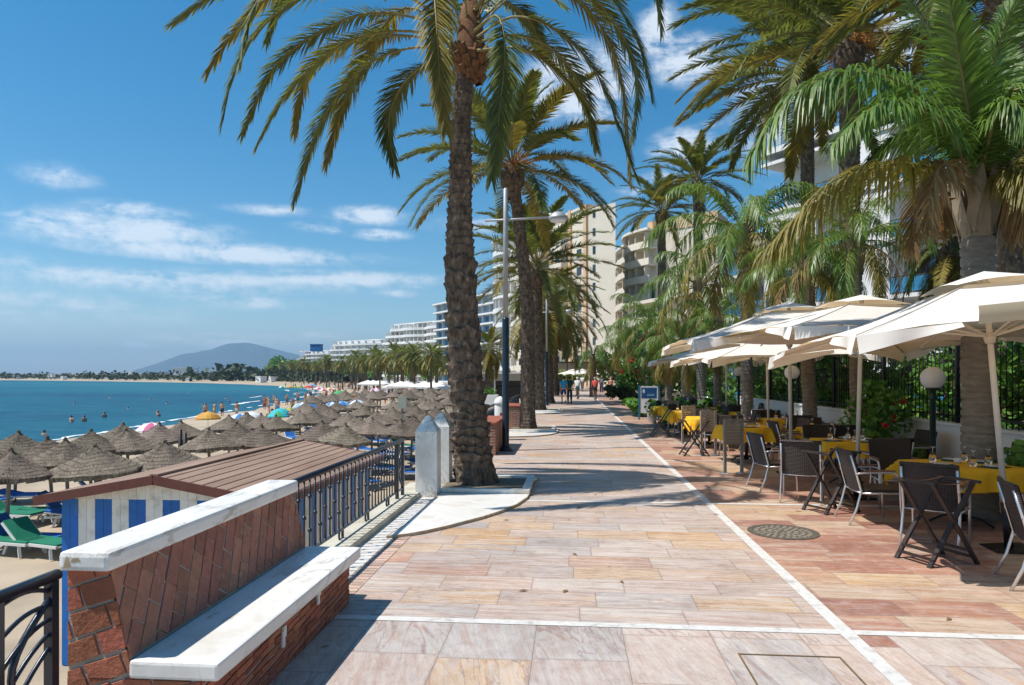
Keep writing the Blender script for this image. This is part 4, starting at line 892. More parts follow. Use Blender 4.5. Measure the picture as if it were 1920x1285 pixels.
def trunk(mb, P, prof, seg, nz, pat, seed=0):
    """P: axis points; prof: (height fraction, radius)"""
    pts = crs(P, 12); K = len(pts); H = (pts[-1] - pts[0]).length
    def rad(f):
        for (a, b), (c, d) in zip(prof, prof[1:]):
            if f <= c: u = (f - a) / (c - a); u = u * u * (3 - 2 * u); return b + (d - b) * u
        return prof[-1][1]
    def fn(u, v):
        x = v * (K - 1); i = min(K - 2, int(x)); p = pts[i].lerp(pts[i + 1], x - i); th = u * 2 * math.pi; z = v * H; r0 = rad(v); k = 0
        if pat == 'near':
            cx_, sx_ = math.cos(th), math.sin(th); wz = mn.noise(V((cx_ * 2.2, sx_ * 2.2, z * 3.1))); k1 = 0
            if z < 1.0:
                k1 = .075 * mn.noise(V((cx_ * 2.0, sx_ * 2.0, z * 2.6 + 5))) + .04 * mn.noise(V((cx_ * 5, sx_ * 5, z * 7))) + .018 * mn.noise(V((cx_ * 14, sx_ * 14, z * 12)))
            if z < .72: k = k1
            elif z < 4.35:
                p_, Mn, a = .21, 8, .08
                zz_ = z / p_ + .55 * wz + .3 * math.sin(th); row = math.floor(zz_); fz = zz_ - row; uu = u * Mn + .5 * (row % 2) + .45 * mn.noise(V((cx_ * 3, sx_ * 3, z * 5 + 9))); c = math.floor(uu) % Mn; fu = uu - math.floor(uu)
                k = a * (.35 + .9 * hsh(c + seed, row)) * (1 - (2 * fu - 1) ** 2) ** .6 * (fz ** 1.3) + .012 * mn.noise(V((cx_ * 16, sx_ * 16, z * 22))); g_ = min(1, (z - .72) / .28); k = k * g_ + k1 * (1 - g_)
            else:
                p_, Mn, a = .095, 12, .042
                row = math.floor(z / p_); fz = z / p_ - row; uu = u * Mn + .5 * (row % 2) + .13 * row; c = math.floor(uu) % Mn; fu = uu - math.floor(uu)
                k = a * (.4 + .8 * hsh(c + seed, row)) * (1 - (2 * fu - 1) ** 2) ** .4 * fz
        elif pat == 'date':
            p_, Mn, a = .12, 11, .03
            row = math.floor(z / p_); fz = z / p_ - row; uu = u * Mn + .5 * (row % 2) + .13 * row; c = math.floor(uu) % Mn; fu = uu - math.floor(uu)
            k = a * (.4 + .8 * hsh(c + seed, row)) * (1 - (2 * fu - 1) ** 2) ** .4 * fz
        elif pat == 'ring':
            f = (z / .11) % 1; k = .010 * (1 if f < .82 else -1.0) + .006 * math.sin(th * 5 + z * 7)
        return (p.x + math.cos(th) * (r0 + k), p.y + math.sin(th) * (r0 + k), p.z)
    mb.grid(fn, seg, nz, 0, True, True)
def boot_mesh(mb, r0, r1, h, n, r, m=0, out=.10):
    """stubs of cut leaf bases under a crown"""
    for i in range(n):
        a = i * 2.39996; z = -h + h * i / n * 1.05; rr = r0 + (r1 - r0) * (i / n); d = V((math.cos(a), math.sin(a), 0)); up = V((0, 0, 1))
        p = d * (rr * .8) + up * z; l = out * r.uniform(.8, 1.5); e = (d * .75 + up * .66).normalized(); t_ = V((-d.y, d.x, 0)); wd = r.uniform(.06, .085)
        n0 = len(mb.v)
        for (q, w_, t2) in ((p - up * .06, wd, .05), (p + e * l, wd * .75, .035)):
            o_ = e.cross(t_)
            for sx_, sz in ((-1, -1), (1, -1), (1, 1), (-1, 1)): mb.v.append(tuple(q + t_ * w_ * sx_ + o_ * t2 * sz))
        for f in ((4, 5, 6, 7), (0, 1, 5, 4), (1, 2, 6, 5), (2, 3, 7, 6), (3, 0, 4, 7)): mb.face(tuple(n0 + k for k in f), m)
def palm(name, label, base, top, prof, crown_me, scale, rot, pat='date', seg=28, group=None, boot=None, bootm=None, fruit=0, bend=None, seed=0):
    b = thing(name, label, 'palm tree', base, 0, group); H = V(top) - V(base)
    mid = H * .5 + (V(bend) if bend else V((0, 0, 0)))
    q = MB(); trunk(q, [V((0, 0, -.05)), mid * .5 + V((0, 0, 0)), mid, H * .75 + (V(bend) * .6 if bend else V((0, 0, 0))), H], prof, seg, int(max(30, H.length / .022)) if pat != 'ring' else int(H.length / .02), pat, seed); obj('trunk', q, m_ringtrunk if pat == 'ring' else m_datetrunk, b)
    c = bpy.data.objects.new('crown', crown_me); C.objects.link(c); c.parent = b; c.location = H; c.scale = (scale,) * 3; c.rotation_euler = (0, 0, rot)
    r = random.Random(seed + 5)
    if boot:
        q = MB(); rb, ho, n = boot; boot_mesh(q, prof[-1][1] * 1.0, rb, ho, n, r); q.lathe([(prof[-1][1] * .95, -ho), (rb * .9, -ho * .55), (rb * .95, -.1), (rb * .5, .22), (.02, .35)], 14); obj('leaf_base', q, bootm or m_datetrunk, b, loc=H)
    if fruit:
        q = MB()
        for i in range(fruit):
            a = r.uniform(0, 6.28); o_ = V((math.cos(a) * .12, math.sin(a) * .12, .1))
            for k in range(16):
                a2 = a + r.gauss(0, .35); P = arch(a2, R(r.uniform(20, 60)), r.uniform(.55, .95), R(r.uniform(70, 130)), r, 4, o_, .02); q.tube(P, .007, 3, 0, False)
                for _ in range(7): blobs(q, P[-1 - (_ % 2)], .04, .04, .06, 1, .022, r)
        obj('fruit_stalk', q, m_fruit, b, loc=H)
    return b
def me_of(mb, name, mats):
    o = obj(name, mb, mats); me = o.data; bpy.data.objects.remove(o); return me
# the thick near palm: its fronds hang as in the photograph, each in its own direction
p0 = G(893, 915); D1 = 11.1; TOP = PZ(869, 95, D1 - .05) ; TOP.y = p0.y + .05
near = thing('date_palm', 'big near date palm with thick scaly trunk in the marble bed', 'palm tree', p0)
H = TOP - p0
q = MB(); ax = lambda px, z: V(((PXD(px, D1) - p0).x, 0, z))
trunk(q, [V((.02, 0, -.03)), ax(883, .45), ax(878, 1.0), ax(871, 1.65), ax(863, 2.75), ax(857, 4.0), ax(859, 5.1), ax(860, 6.1), H], [(0, .42), (.03, .365), (.06, .33), (.13, .295), (.2, .275), (.3, .262), (.39, .25), (.56, .228), (.61, .215), (.72, .175), (.86, .15), (1, .135)], 128, 620, 'near', 3); obj('trunk', q, m_datetrunk, near)
q = MB(); r = random.Random(8); boot_mesh(q, .19, .30, .42, 34, r, 0, .12); q.lathe([(.15, -.45), (.24, -.3), (.27, -.1), (.2, .5), (.06, 1.1)], 16); obj('leaf_base', q, m_bootred, near, loc=H + V((.06, 0, .12)))
FR = [  # (control points px, py, depth offset), material
    ([(845, 40, 0), (760, -50, -.2), (560, -75, -.3), (420, -20, -.4), (322, 45, -.5)], 0), ([(848, 20, .1), (700, -80, .4), (540, -30, .6), (440, 60, .8), (388, 138, .9)], 2),
    ([(845, 45, 0), (690, -40, -.6), (540, 10, -1.0), (450, 110, -1.2), (416, 232, -1.3)], 0), ([(845, 50, .1), (720, 24, .3), (620, 48, .5), (515, 125, .6), (455, 250, .6)], 0),
    ([(846, 72, 0), (740, 58, -.3), (630, 90, -.5), (535, 180, -.7), (483, 270, -.8)], 0), ([(847, 80, .1), (740, 66, .8), (640, 85, 1.3), (575, 140, 1.6), (552, 250, 1.8)], 2),
    ([(850, 95, 0), (770, 90, .2), (680, 128, .3), (600, 232, .3), (552, 378, .3)], 0), ([(848, 55, .1), (760, 15, .7), (690, 95, 1.2), (642, 200, 1.3), (611, 308, 1.4)], 2),
    ([(850, 105, 0), (785, 128, .5), (745, 175, .8), (728, 235, .9), (740, 312, .9)], 0), ([(835, 5, -.4), (815, -30, -1.4), (818, 40, -1.9), (824, 140, -2.0), (836, 242, -1.9)], 2),
    ([(895, 70, 0), (960, 32, -.2), (1040, 55, -.4), (1120, 140, -.5), (1192, 332, -.6)], 0), ([(897, 80, 0), (970, 66, .4), (1040, 95, .7), (1090, 165, .9), (1116, 272, 1.0)], 0),
    ([(895, 95, 0), (980, 92, -.3), (1050, 140, -.5), (1095, 200, -.6), (1120, 276, -.6)], 2), ([(895, 45, .1), (945, 5, .9), (990, 35, 1.3), (1008, 70, 1.4), (1020, 100, 1.5)], 0),
    ([(890, 20, 0), (990, -70, .2), (1100, 15, .3), (1160, 130, .4), (1182, 338, .5)], 2), ([(890, 15, 0), (1010, -110, -.7), (1130, -25, -1.0), (1196, 80, -1.2), (1222, 182, -1.3)], 0),
    ([(888, 60, -.2), (930, 30, -.9), (946, 85, -1.5), (938, 200, -1.7), (922, 334, -1.7)], 0), ([(888, 20, .1), (1040, -60, 1.0), (1150, 40, 1.4), (1195, 140, 1.5), (1186, 260, 1.5)], 0),
    ([(870, 0, .2), (800, -120, 1.2), (640, -110, 1.9), (540, -20, 2.2), (500, 80, 2.3)], 0), ([(860, 0, -.2), (740, -110, -1.2), (570, -90, -2.0), (480, 10, -2.3), (450, 120, -2.4)], 0),
    ([(880, 0, 0), (990, -150, .5), (1180, -120, .8), (1230, -20, 1), (1240, 60, 1.1)], 0)]
q = MB(); r = random.Random(31)
for P, m in FR:
    W_ = [PZ(a, b_, D1 + c) - p0 for a, b_, c in P]
    frond(q, W_, .48, 165, r, m, 1, s0=.22, w=.031, vang=(-5, 40), droop=.22, segs=3, rad=.026, A0=52, A1=20)
for i in range(9):   # the young upright fronds above the picture, they cast shadows
    frond(q, arch(i * 2.4, R(80 - i * 2.2), 3.2, R(95), r, 6, H + V((0, 0, .3))), .42, 50, r, 0, 1, w=.03, s0=.2)
obj('crown', q, LEAFM, near)
# shared crowns
r = random.Random(12)
q = MB(); date_crown(q, 3.0, 40, r, 118, .44, 85, -8, .034, .10, (42, 72)); crown_a = me_of(q, 'date_crown_full', LEAFM)
q = MB(); date_crown(q, 3.0, 40, r, 96, .46, 82, -38, .038, .3, (50, 90), 5); crown_b = me_of(q, 'date_crown_loose', LEAFM)
q = MB(); date_crown(q, 3.0, 34, r, 20, .50, 80, -35, .14, .15, (50, 90)); crown_c = me_of(q, 'date_crown_far', LEAFM)
q = MB(); queen_crown(q, 3.0, 22, r, 74, .64, .029, .3); crown_q = me_of(q, 'queen_crown', QLEAFM)
q = MB(); queen_crown(q, 2.6, 20, r, 60, .62, .030, .5, 80, -38); crown_q2 = me_of(q, 'queen_crown_yellowing', QLEAFM)
b_ = G(990, 808); T_ = PZ(961, 322, 22.3)
palm('date_palm', 'second date palm with leaning trunk, full crown and orange fruit stalks', b_, T_, [(0, .31), (.1, .235), (.4, .205), (.9, .18), (1, .18)], crown_a, 1.32, .4, fruit=7, boot=(.42, .8, 46), bend=(.22, 0, 0), seed=2)
b_ = G(1012, 772); T_ = PZ(1006, 508, 34.5)
palm('date_palm', 'third date palm along the left edge with a loose wide crown', b_, T_, [(0, .38), (.1, .28), (1, .23)], crown_a, 1.52, 2.0, boot=(.5, .9, 40), seed=3)
b_ = G(1031, 756); T_ = PZ(1026, 575, 45)
palm('date_palm', 'fourth date palm along the left edge, yellowish crown partly hidden', b_, T_, [(0, .38), (.1, .27), (1, .23)], crown_b, 1.5, 1.0, boot=(.5, .8, 30), seed=4)
b_ = G(1041, 742); T_ = PZ(1040, 600, 60)
palm('date_palm', 'fifth date palm along the left edge, drooping olive crown', b_, T_, [(0, .38), (.1, .27), (1, .23)], crown_b, 1.5, 2.2, boot=(.5, .8, 30), seed=5)
b_ = PXD(916, 52, -.5); T_ = PZ(917, 655, 52)
palm('date_palm', 'bushy palm by the beach bar between the thick trunk and the lamp post', b_, T_, [(0, .3), (1, .28)], crown_b, .95, .3, boot=(.42, .7, 30), seed=6, bootm=m_boot)
# right side date palms
for px, d, zt, sc_, lab, cr, rot, rb in ((1592, 18.5, 95, 1.55, 'tall date palm with orange fruit stalks in front of the white block', crown_a, .8, .24), (1513, 24, 150, 1.6, 'slim tall date palm left of the one with orange fruit stalks', crown_a, 2.1, .21),
        (1240, 44, 400, 1.15, 'lower of the two far date palms over the cream blocks', crown_a, .2, .25), (1308, 38, 345, 1.1, 'higher of the two far date palms over the cream blocks', crown_a, 1.4, .24),
        (1790, 17, 470, .6, 'dark date palm behind the large queen palm on the right', crown_b, 1.1, .2)):
    palm('date_palm', lab, PXD(px + 4, d), PZ(px, zt, d), [(0, rb + .1), (.1, rb + .02), (1, rb)], cr, sc_, rot, boot=(.42, .7, 36), fruit=9 if 'orange fruit stalks in' in lab else 0, seed=px)
palm('date_palm', 'dark rough palm trunk cut by the right edge of the photo', PXD(1912, 12.2), PZ(1900, -60, 12.2), [(0, .46), (.1, .36), (1, .33)], crown_a, 1.2, .6, 'near', 60, boot=(.5, .8, 36), seed=17)
# queen palms on the terrace side
def queen(label, px, d, ztop, sc_, rot, rb, cr=crown_q, seed=1, lean=0, group=None):
    b0, t0 = PXD(px + lean, d), PZ(px, ztop, d)
    b = palm('queen_palm', label, b0, t0, [(0, rb * 1.25), (.08, rb * 1.05), (.8, rb), (1, rb * .95)], cr, sc_, rot, 'ring', 24, group, seed=seed)
    q = MB(); r = random.Random(seed); Hh = t0 - b0
    for i in range(9):
        a = i * 2.4 + r.uniform(-.2, .2); d_ = V((math.cos(a), math.sin(a), 0)); t_ = V((-d_.y, d_.x, 0)); k = r.uniform(.85, 1.2)
        P = [d_ * rb * .8 + V((0, 0, -.55 * k)), d_ * (rb * 1.25) + V((0, 0, -.2)), d_ * (rb * 1.5) + V((0, 0, .1)), d_ * rb * 1.9 + V((0, 0, .42 * k))]
        for (p1, w1), (p2, w2) in zip(zip(P, (.13, .13, .09, .04)), list(zip(P, (.13, .13, .09, .04)))[1:]): q.quad(p1 - t_ * w1, p1 + t_ * w1, p2 + t_ * w2, p2 - t_ * w2)
    q.lathe([(rb * .95, -.6), (rb * 1.15, -.3), (rb * 1.1, .1), (.05, .5)], 14); obj('leaf_sheath', q, m_boot, b, loc=Hh)
    return b
big = queen('large queen palm on the right with grey ringed trunk among the tables', 1832, 9.0, 372, .01, 0, .188, seed=3, lean=6)
for c_ in list(big.children):
    if c_.name.startswith('crown'): bpy.data.objects.remove(c_)
D2 = 9.0; bb = PXD(1838, D2); q = MB(); r = random.Random(77)
QF = [([(1832, 372, 0), (1800, 260, -.3), (1710, 165, -.7), (1590, 135, -1.0), (1480, 185, -1.1), (1400, 300, -1.1)], 0, .66), ([(1832, 372, 0), (1818, 230, -.4), (1800, 120, -.7), (1778, -10, -.9)], 0, .62),
    ([(1832, 378, 0), (1765, 322, -.2), (1670, 310, -.4), (1555, 350, -.5), (1435, 470, -.6)], 2, .74), ([(1836, 370, 0), (1850, 250, .5), (1740, 150, 1.0), (1640, 190, 1.2), (1580, 260, 1.3)], 0, .6),
    ([(1836, 372, 0), (1880, 230, -.2), (1960, 130, -.5), (2060, 130, -.8), (2140, 230, -.9)], 0, .6), ([(1838, 378, 0), (1900, 300, .2), (1980, 260, .3), (2080, 300, .4), (2140, 390, .5)], 2, .55),
    ([(1836, 375, 0), (1860, 250, .9), (1890, 150, 1.5), (1940, 110, 2.0), (2000, 150, 2.4)], 0, .6), ([(1832, 375, 0), (1800, 280, .8), (1770, 220, 1.5), (1720, 240, 2.2), (1690, 320, 2.6)], 0, .6),
    ([(1834, 375, 0), (1845, 200, -.1), (1880, 60, -.3), (1940, -40, -.5)], 0, .6), ([(1836, 380, 0), (1890, 330, -.5), (1950, 330, -1.0), (2010, 390, -1.3)], 2, .5),
    ([(1830, 380, 0), (1780, 330, .5), (1740, 340, .9), (1715, 400, 1.1), (1705, 470, 1.2)], 3, .5), ([(1830, 382, 0), (1800, 320, -.5), (1765, 310, -.8), (1745, 360, -.9), (1742, 430, -.9)], 3, .42),
    ([(1836, 380, 0), (1870, 320, -.3), (1905, 330, -.5), (1930, 400, -.6), (1940, 470, -.6)], 3, .42), ([(1834, 370, 0), (1790, 170, .3), (1720, 20, .6), (1640, -60, .8), (1560, -40, 1.0)], 0, .6)]
QF += [([(1836, 372, 0), (1862, 240, -.3), (1900, 170, -.5), (1950, 190, -.7), (1990, 290, -.8)], 0, .6), ([(1836, 372, 0), (1856, 200, .4), (1876, 80, .7), (1900, 0, .9)], 0, .6), ([(1834, 376, 0), (1800, 300, .7), (1740, 250, 1.1), (1660, 270, 1.3), (1600, 350, 1.4)], 0, .55), ([(1832, 376, 0), (1790, 260, -.6), (1720, 200, -1.1), (1640, 200, -1.4), (1560, 270, -1.6)], 0, .55), ([(1838, 378, 0), (1880, 300, .6), (1930, 270, .9), (1990, 310, 1.1)], 0, .5), ([(1836, 374, 0), (1850, 280, -.4), (1870, 210, -.8), (1900, 190, -1.1), (1930, 230, -1.3)], 0, .5), ([(1830, 382, 0), (1800, 350, .3), (1775, 370, .5), (1765, 430, .6)], 3, .4), ([(1838, 382, 0), (1865, 345, .2), (1890, 370, .3), (1900, 440, .3)], 3, .4)]
for P, m, L in QF:
    frond(q, [PZ(a, c, D2 + e) - bb for a, c, e in P], L, 200 if m != 3 else 80, r, m, 1 if m != 3 else 3, s0=.13, w=.032, vang=(-45, 50) if m != 3 else (-60, 60), droop=.62 if P[-1][1] > 20 else .25, segs=3, rad=.032, A0=60, A1=35)
obj('crown', q, QLEAFM, big)
q = MB()
for i in range(16):
    P = [PZ(1790 + r.uniform(-3, 3), 372, D2 - .3) - bb, PZ(1765 + r.uniform(-8, 8), 380, D2 - .4) - bb, PZ(1757 + r.uniform(-14, 12), 412 + r.uniform(-15, 22), D2 - .4 + r.uniform(-.1, .1)) - bb]; q.tube(P, .008, 4, 0, False)
    blobs(q, P[-1], .05, .05, .1, 6, .02, r)
obj('flower_stalk', q, m_fruit, big)
queen('queen palm with bright upright fronds just left of the white block', 1396, 19.5, 452, 1.0, .5, .15, crown_q, 4, 6)
queen('short queen palm behind the third parasol, in front of the white wall', 1508, 16.5, 520, .62, 2.0, .15, crown_q, 5, 14)
queen('queen palm with yellow outer fronds left of the parasols', 1312, 27, 545, 1.05, 1.2, .16, crown_q2, 6, 4)
queen('small queen palm beside the pink flowers', 1252, 33, 640, .95, 2.6, .16, crown_q2, 7, 2)
queen('small queen palm right of the blue sign board', 1285, 29, 655, .75, .6, .18, crown_q, 8, 2)
queen('leafy queen palm over the far end of the terrace', 1216, 40, 612, 1.15, 3.0, .15, crown_q2, 9, 1)
queen('farthest small queen palm near the cyclists', 1178, 52, 640, 1.1, 1.9, .15, crown_q2, 10, 0)
queen('sparse queen palm in front of the white block balconies', 1603, 15.5, 462, .66, 4.0, .13, crown_q, 11, 4)
queen('queen palm between the far terrace parasols and cream block', 1345, 24, 610, .7, 5.0, .13, crown_q2, 12, 0)
palm('fan_palm', 'low bushy palm in the middle of the far promenade', PXD(1112, 58), PZ(1112, 672, 58), [(0, .3), (1, .26)], crown_q, .8, .2, 'date', 20, boot=(.35, .5, 20), seed=9)
# the long line of palms along the beach road, farther and farther
far0 = None; r = random.Random(40); k = 0
tm = MB(); tm.lathe([(.24, -1), (.17, .5), (.14, 5.6), (.17, 5.8), (.3, 6.2), (.05, 6.6)], 8)
for i in range(64):
    u = i / 63; d = 95 * (520 / 95) ** u; px = 838 - 330 * u ** .72 + r.uniform(-9, 9) if i % 2 else 842 - 300 * u ** .8 + r.uniform(-10, 10)
    p = PXD(px, d * r.uniform(.95, 1.12), -2.2 + 1.2 * u); s = r.uniform(.85, 1.2) * (1 + .35 * u)
    if far0 is None:
        far0 = thing('far_palm', 'small date palm in the long line of palms behind the beach', 'palm tree', p, 0, 'palms lined up behind the beach'); obj('trunk', tm, m_datetrunk, far0)
        c = bpy.data.objects.new('crown', crown_c); C.objects.link(c); c.parent = far0; c.location = (0, 0, 6.3); c.scale = (.95,) * 3; far0.scale = (s,) * 3
    else: dup(far0, p, r.uniform(0, 6), scale=s)
# dark trees below the farthest hotel
tree0 = None
for px, d, s in ((530, 470, 1.5), (552, 450, 1.2), (508, 520, 1.2), (600, 400, 1.0), (575, 430, 1.1), (640, 360, .9), (806, 190, .55), (690, 300, .8), (745, 240, .7), (775, 215, .7), (660, 330, .8)):
    if tree0 is None:
        tree0 = thing('broad_tree', 'dark round tree below the white hotels behind the beach palms', 'tree', PXD(px, d, -1.5), 0, 'trees below the white hotels')
        q = MB(); q.tube([(0, 0, 0), (.2, 0, 2), (0, .2, 4)], [.5, .35, .2], 7); obj('trunk', q, m_datetrunk, tree0)
        q = MB(); r2 = random.Random(6)
        for _ in range(9): blobs(q, (r2.uniform(-4, 4), r2.uniform(-3, 3), r2.uniform(4, 9)), 3, 3, 2.2, 130, .5, r2)
        obj('crown', q, m_hedge, tree0); tree0.scale = (s,) * 3
    else: dup(tree0, PXD(px, d, -1.5), px, scale=s)
# garden side: white wall, iron fence panels, hedge, shrubs
b = thing('garden_wall', 'low white garden wall with shadow patches behind the terrace', 'wall', (6.3, 0, 0))
q = MB(); q.box(0, .2, 3, 27, 0, 1.0); obj('wall', q, m_white, b); q = MB(); q.box(-.03, .23, 3, 27, 1.002, 1.05); obj('coping', q, m_white, b, .008)
for k in range(8):
    y0 = 4.0 + k * 2.7
    b = thing('fence_panel', 'dark iron garden fence panel on the white wall, %s from the camera' % ORD[k] if k else 'dark iron garden fence panel nearest the right edge of the photo', 'fence', (6.4, y0, 1.05), 0, 'iron fence panels on the garden wall')
    for n, (z0, z1) in (('rail', (.10, .13)), ('rail', (1.42, 1.45))):
        q = MB(); q.box(-.015, .015, 0, 2.68, z0, z1); obj(n, q, m_black, b)
    for yy in (0.0,):
        q = MB(); q.box(-.03, .03, yy - .03, yy + .03, 0, 1.6); obj('post', q, m_black, b)
    for i in range(1, 19):
        q = MB(); q.tube([(0, i * .14, 0), (0, i * .14, 1.6)], .0095, 5); obj('bar', q, m_black, b)
b = thing('hedge', 'dense green hedge growing up behind the iron fence', 'hedge', (7.3, 4, 0)); q = MB(); r = random.Random(15)
for i in range(520):
    y = 26 * r.random(); z = r.uniform(.6, 3.0 if y > 9 else 2.6)
    blobs(q, (r.uniform(-.35, .6), y, z), .5, .6, .45, 42, .075, r, 0 if (y > 5.5 and r.random() < .75) or r.random() < .25 else 1)
obj('foliage', q, [m_hedge, m_ivy], b); q = MB()
for i in range(30): y = i * .87; q.tube([(.2, y, 0), (.1, y + .1, 1.2), (.3, y - .1, 2.3)], .03, 5)
obj('stem', q, m_datetrunk, b)
def shrub(label, c, rx, ry, rz, n, leaf, mt_, seed, flowers=0, fm=None, cat='shrub', grp=None, name='shrub', fsize=.05):
    b = thing(name, label, cat, (c[0], c[1], c[2]), 0, grp); r = random.Random(seed); q = MB()
    for _ in range(max(3, n // 70)): blobs(q, (r.uniform(-.75, .75) * rx, r.uniform(-.75, .75) * ry, rz * r.uniform(.5, 1.5)), rx * .42, ry * .42, rz * .42, 70, leaf, r)
    obj('foliage', q, mt_, b); q = MB()
    for _ in range(6): a = r.uniform(0, 6.3); q.tube([(0, 0, 0), (math.cos(a) * rx * .3, math.sin(a) * ry * .3, rz * .7), (math.cos(a) * rx * .6, math.sin(a) * ry * .6, rz * 1.4)], .012, 4)
    obj('stem', q, m_datetrunk, b)
    for _ in range(flowers):
        q = MB(); p = V((r.uniform(-.8, .8) * rx, -ry * r.uniform(.3, .9), rz * r.uniform(.8, 1.9))); 
        for k in range(5 if fsize < .09 else 14):
            a = k * 1.256; d = V((math.cos(a), -.5, math.sin(a))); blobs(q, p + d * fsize * .6 * (1 if fsize < .09 else r.uniform(.5, 3)), fsize * .4, fsize * .4, fsize * .4, 3, fsize * .6, r)
        obj('flower', q, fm, b)
    return b
sh = [(5.75, 8.8, .55, .5, 'low leafy shrub right behind the nearest table'), (5.85, 12.3, .5, .26, 'green shrub under the red hibiscus flower'), (5.85, 14.8, .6, .3, 'leafy shrub behind the second parasol pole'), (5.85, 16.6, .8, .28, 'light green shrub along the white wall, middle of the row'), (5.85, 18.9, .8, .28, 'light green shrub along the white wall behind the far tables'), (5.85, 21.6, .8, .3, 'farthest light green shrub along the white wall')]
for i, (x, y, ry, rz, lab) in enumerate(sh): shrub(lab, (x, y, .22), .36, ry, rz, 800, .06, m_hedge if i < 3 else m_lime if i == 4 else m_hedge, 60 + i)
shrub('tall hibiscus bush with red flowers between the parasol poles', (5.8, 13.7, .3), .45, .95, .8, 1300, .06, m_hedge, 71, 4, m_flower, 'bush', None, 'hibiscus_bush', .055)
p = PXD(1238, 36); shrub('bougainvillea covered in magenta flowers behind the small palms', (p.x, p.y, 0), 1.3, 1.3, 2.3, 1600, .12, m_hedge, 72, 16, m_pink, 'bush', None, 'flowering_bush', .17)
p = PXD(1188, 48); shrub('small bush with red flowers left of the magenta bougainvillea', (p.x, p.y, 0), 1.2, 1.4, 1.6, 1300, .12, m_hedge, 73, 8, m_flower, 'bush', None, 'flowering_bush', .10)
for px, d, rx, rz, lab, mm_ in ((1205, 31, .8, .45, 'low round bush left of the blue sign board', m_hedge), (1168, 47, 1.1, .6, 'grey green bush beside the walking man', m_ivy), (1300, 26, .7, .6, 'green bush in front of the stroller', m_hedge), (1262, 25, .6, .5, 'spiky green plant right of the blue sign board', m_hedge), (1068, 95, 2.6, 1.6, 'bright lime round bush under the far pergola', m_lime), (1330, 33, 1.2, 1.3, 'dark bush behind the far parasols', m_hedge), (1285, 44, 2.2, 2.2, 'tall dark bush behind the pink flowers', m_hedge), (1215, 60, 2.5, 2.4, 'tall dark bush at the far end of the terrace side', m_hedge), (1150, 85, 3, 2.6, 'tall dark bush behind the cyclist in red', m_hedge), (1380, 36, 2.2, 2.0, 'green bush behind the row of parasols', m_hedge)):
    p = PXD(px, d); shrub(lab, (p.x, p.y, 0), rx, rx, rz, 900, .05 + .0025 * d, mm_, px, 0, None, 'bush')
# ---------------------------------------------------------------- terrace furniture
def make_chair(label):
    b = thing('wicker_armchair', label, 'chair', (0, 0, 0), 0, 'wicker armchairs on the terrace')
    def back(u, v):
        x = (u - .5) * .50 * (1 + .06 * v); return (x, -.20 - .13 * v - .035 * math.cos((u - .5) * math.pi), .40 + .50 * v)
    q = MB(); q.grid(back, 8, 8); q.grid(lambda u, v: tuple(V(back(1 - u, v)) + V((0, .028, 0))), 8, 8)
    q.tube([back(0, 0), back(0, .5), back(0, 1), back(.5, 1.0), back(1, 1), back(1, .5), back(1, 0)], .02, 6); obj('backrest', q, m_wick, b)
    q = MB(); q.box(-.25, .25, -.22, .25, .405, .445); obj('seat', q, m_wick, b, .012)
    for s in (-1, 1):
        q = MB(); q.tube([(s * .275, .25, 0), (s * .275, .235, .35), (s * .275, .225, .58), (s * .275, .18, .64), (s * .275, .10, .655), (s * .275, -.2, .645), (s * .262, -.285, .63)], .0145, 7); obj('leg', q, m_alu, b)
        q = MB(); q.tube([(s * .27, -.36, 0), (s * .268, -.27, .2), (s * .264, -.215, .42), (s * .262, -.27, .63), (s * .26, -.335, .86)], .0145, 7); obj('leg', q, m_alu, b)
        q = MB()
        for k in (-1, 0, 1): q.box(s * .275 + k * .019 - .008, s * .275 + k * .019 + .008, -.16, .17, .669, .683)
        obj('armrest', q, m_wood, b)
    q = MB(); q.tube([(-.275, .23, .395), (.275, .23, .395)], .011, 6); q.tube([(-.265, -.215, .395), (.265, -.215, .395)], .011, 6)
    for s in (-1, 1): q.tube([(s * .275, .235, .395), (s * .265, -.215, .395)], .011, 6)
    obj('seat_frame', q, m_alu, b); return b
def cloth_fn(half, over, seed):
    r = random.Random(seed); ph = [r.uniform(0, 6) for _ in range(4)]
    def f(u, v):
        S = half + over; x, y = (2 * u - 1) * S, (2 * v - 1) * S; ex, ey = max(0, abs(x) - half), max(0, abs(y) - half); e = math.hypot(ex, ey)
        cx, cy = max(-half, min(half, x)), max(-half, min(half, y))
        if e < 1e-6: return (x, y, .754 + .0015 * math.sin(x * 9) * math.cos(y * 7))
        t_ = x if ey > ex else y; wv = .03 * math.sin(t_ * 15 + ph[0]) + .016 * math.sin(t_ * 27 + ph[1]); k = min(1, e / .12)
        ox = (math.copysign(1, x) * ex / e); oy = (math.copysign(1, y) * ey / e); out = .012 + .05 * (1 - math.exp(-e * 7)) + wv * k
        if ex > .01 and ey > .01: out += .07 * min(1, min(ex, ey) / .15) * k
        return (cx + ox * out, cy + oy * out, .754 - .007 - (e - .01) * .97 if e > .02 else .754 - e * .3)
    return f
def make_table(label):
    b = thing('terrace_table', label, 'table', (0, 0, 0), 0, 'square tables on the terrace')
    q = MB(); q.box(-.44, .44, -.44, .44, .715, .745); obj('tabletop', q, m_dark, b)
    q = MB(); q.tube([(0, 0, .05), (0, 0, .715)], .035, 10); q.lathe([(.035, .1), (.06, .06), (.03, .18)], 10); obj('pedestal', q, m_black, b)
    for k in range(4):
        a = k * math.pi / 2 + math.pi / 4; q = MB(); q.tube([(math.cos(a) * .03, math.sin(a) * .03, .13), (math.cos(a) * .2, math.sin(a) * .2, .1), (math.cos(a) * .34, math.sin(a) * .34, .015)], .016, 6); obj('foot', q, m_black, b)
    return b
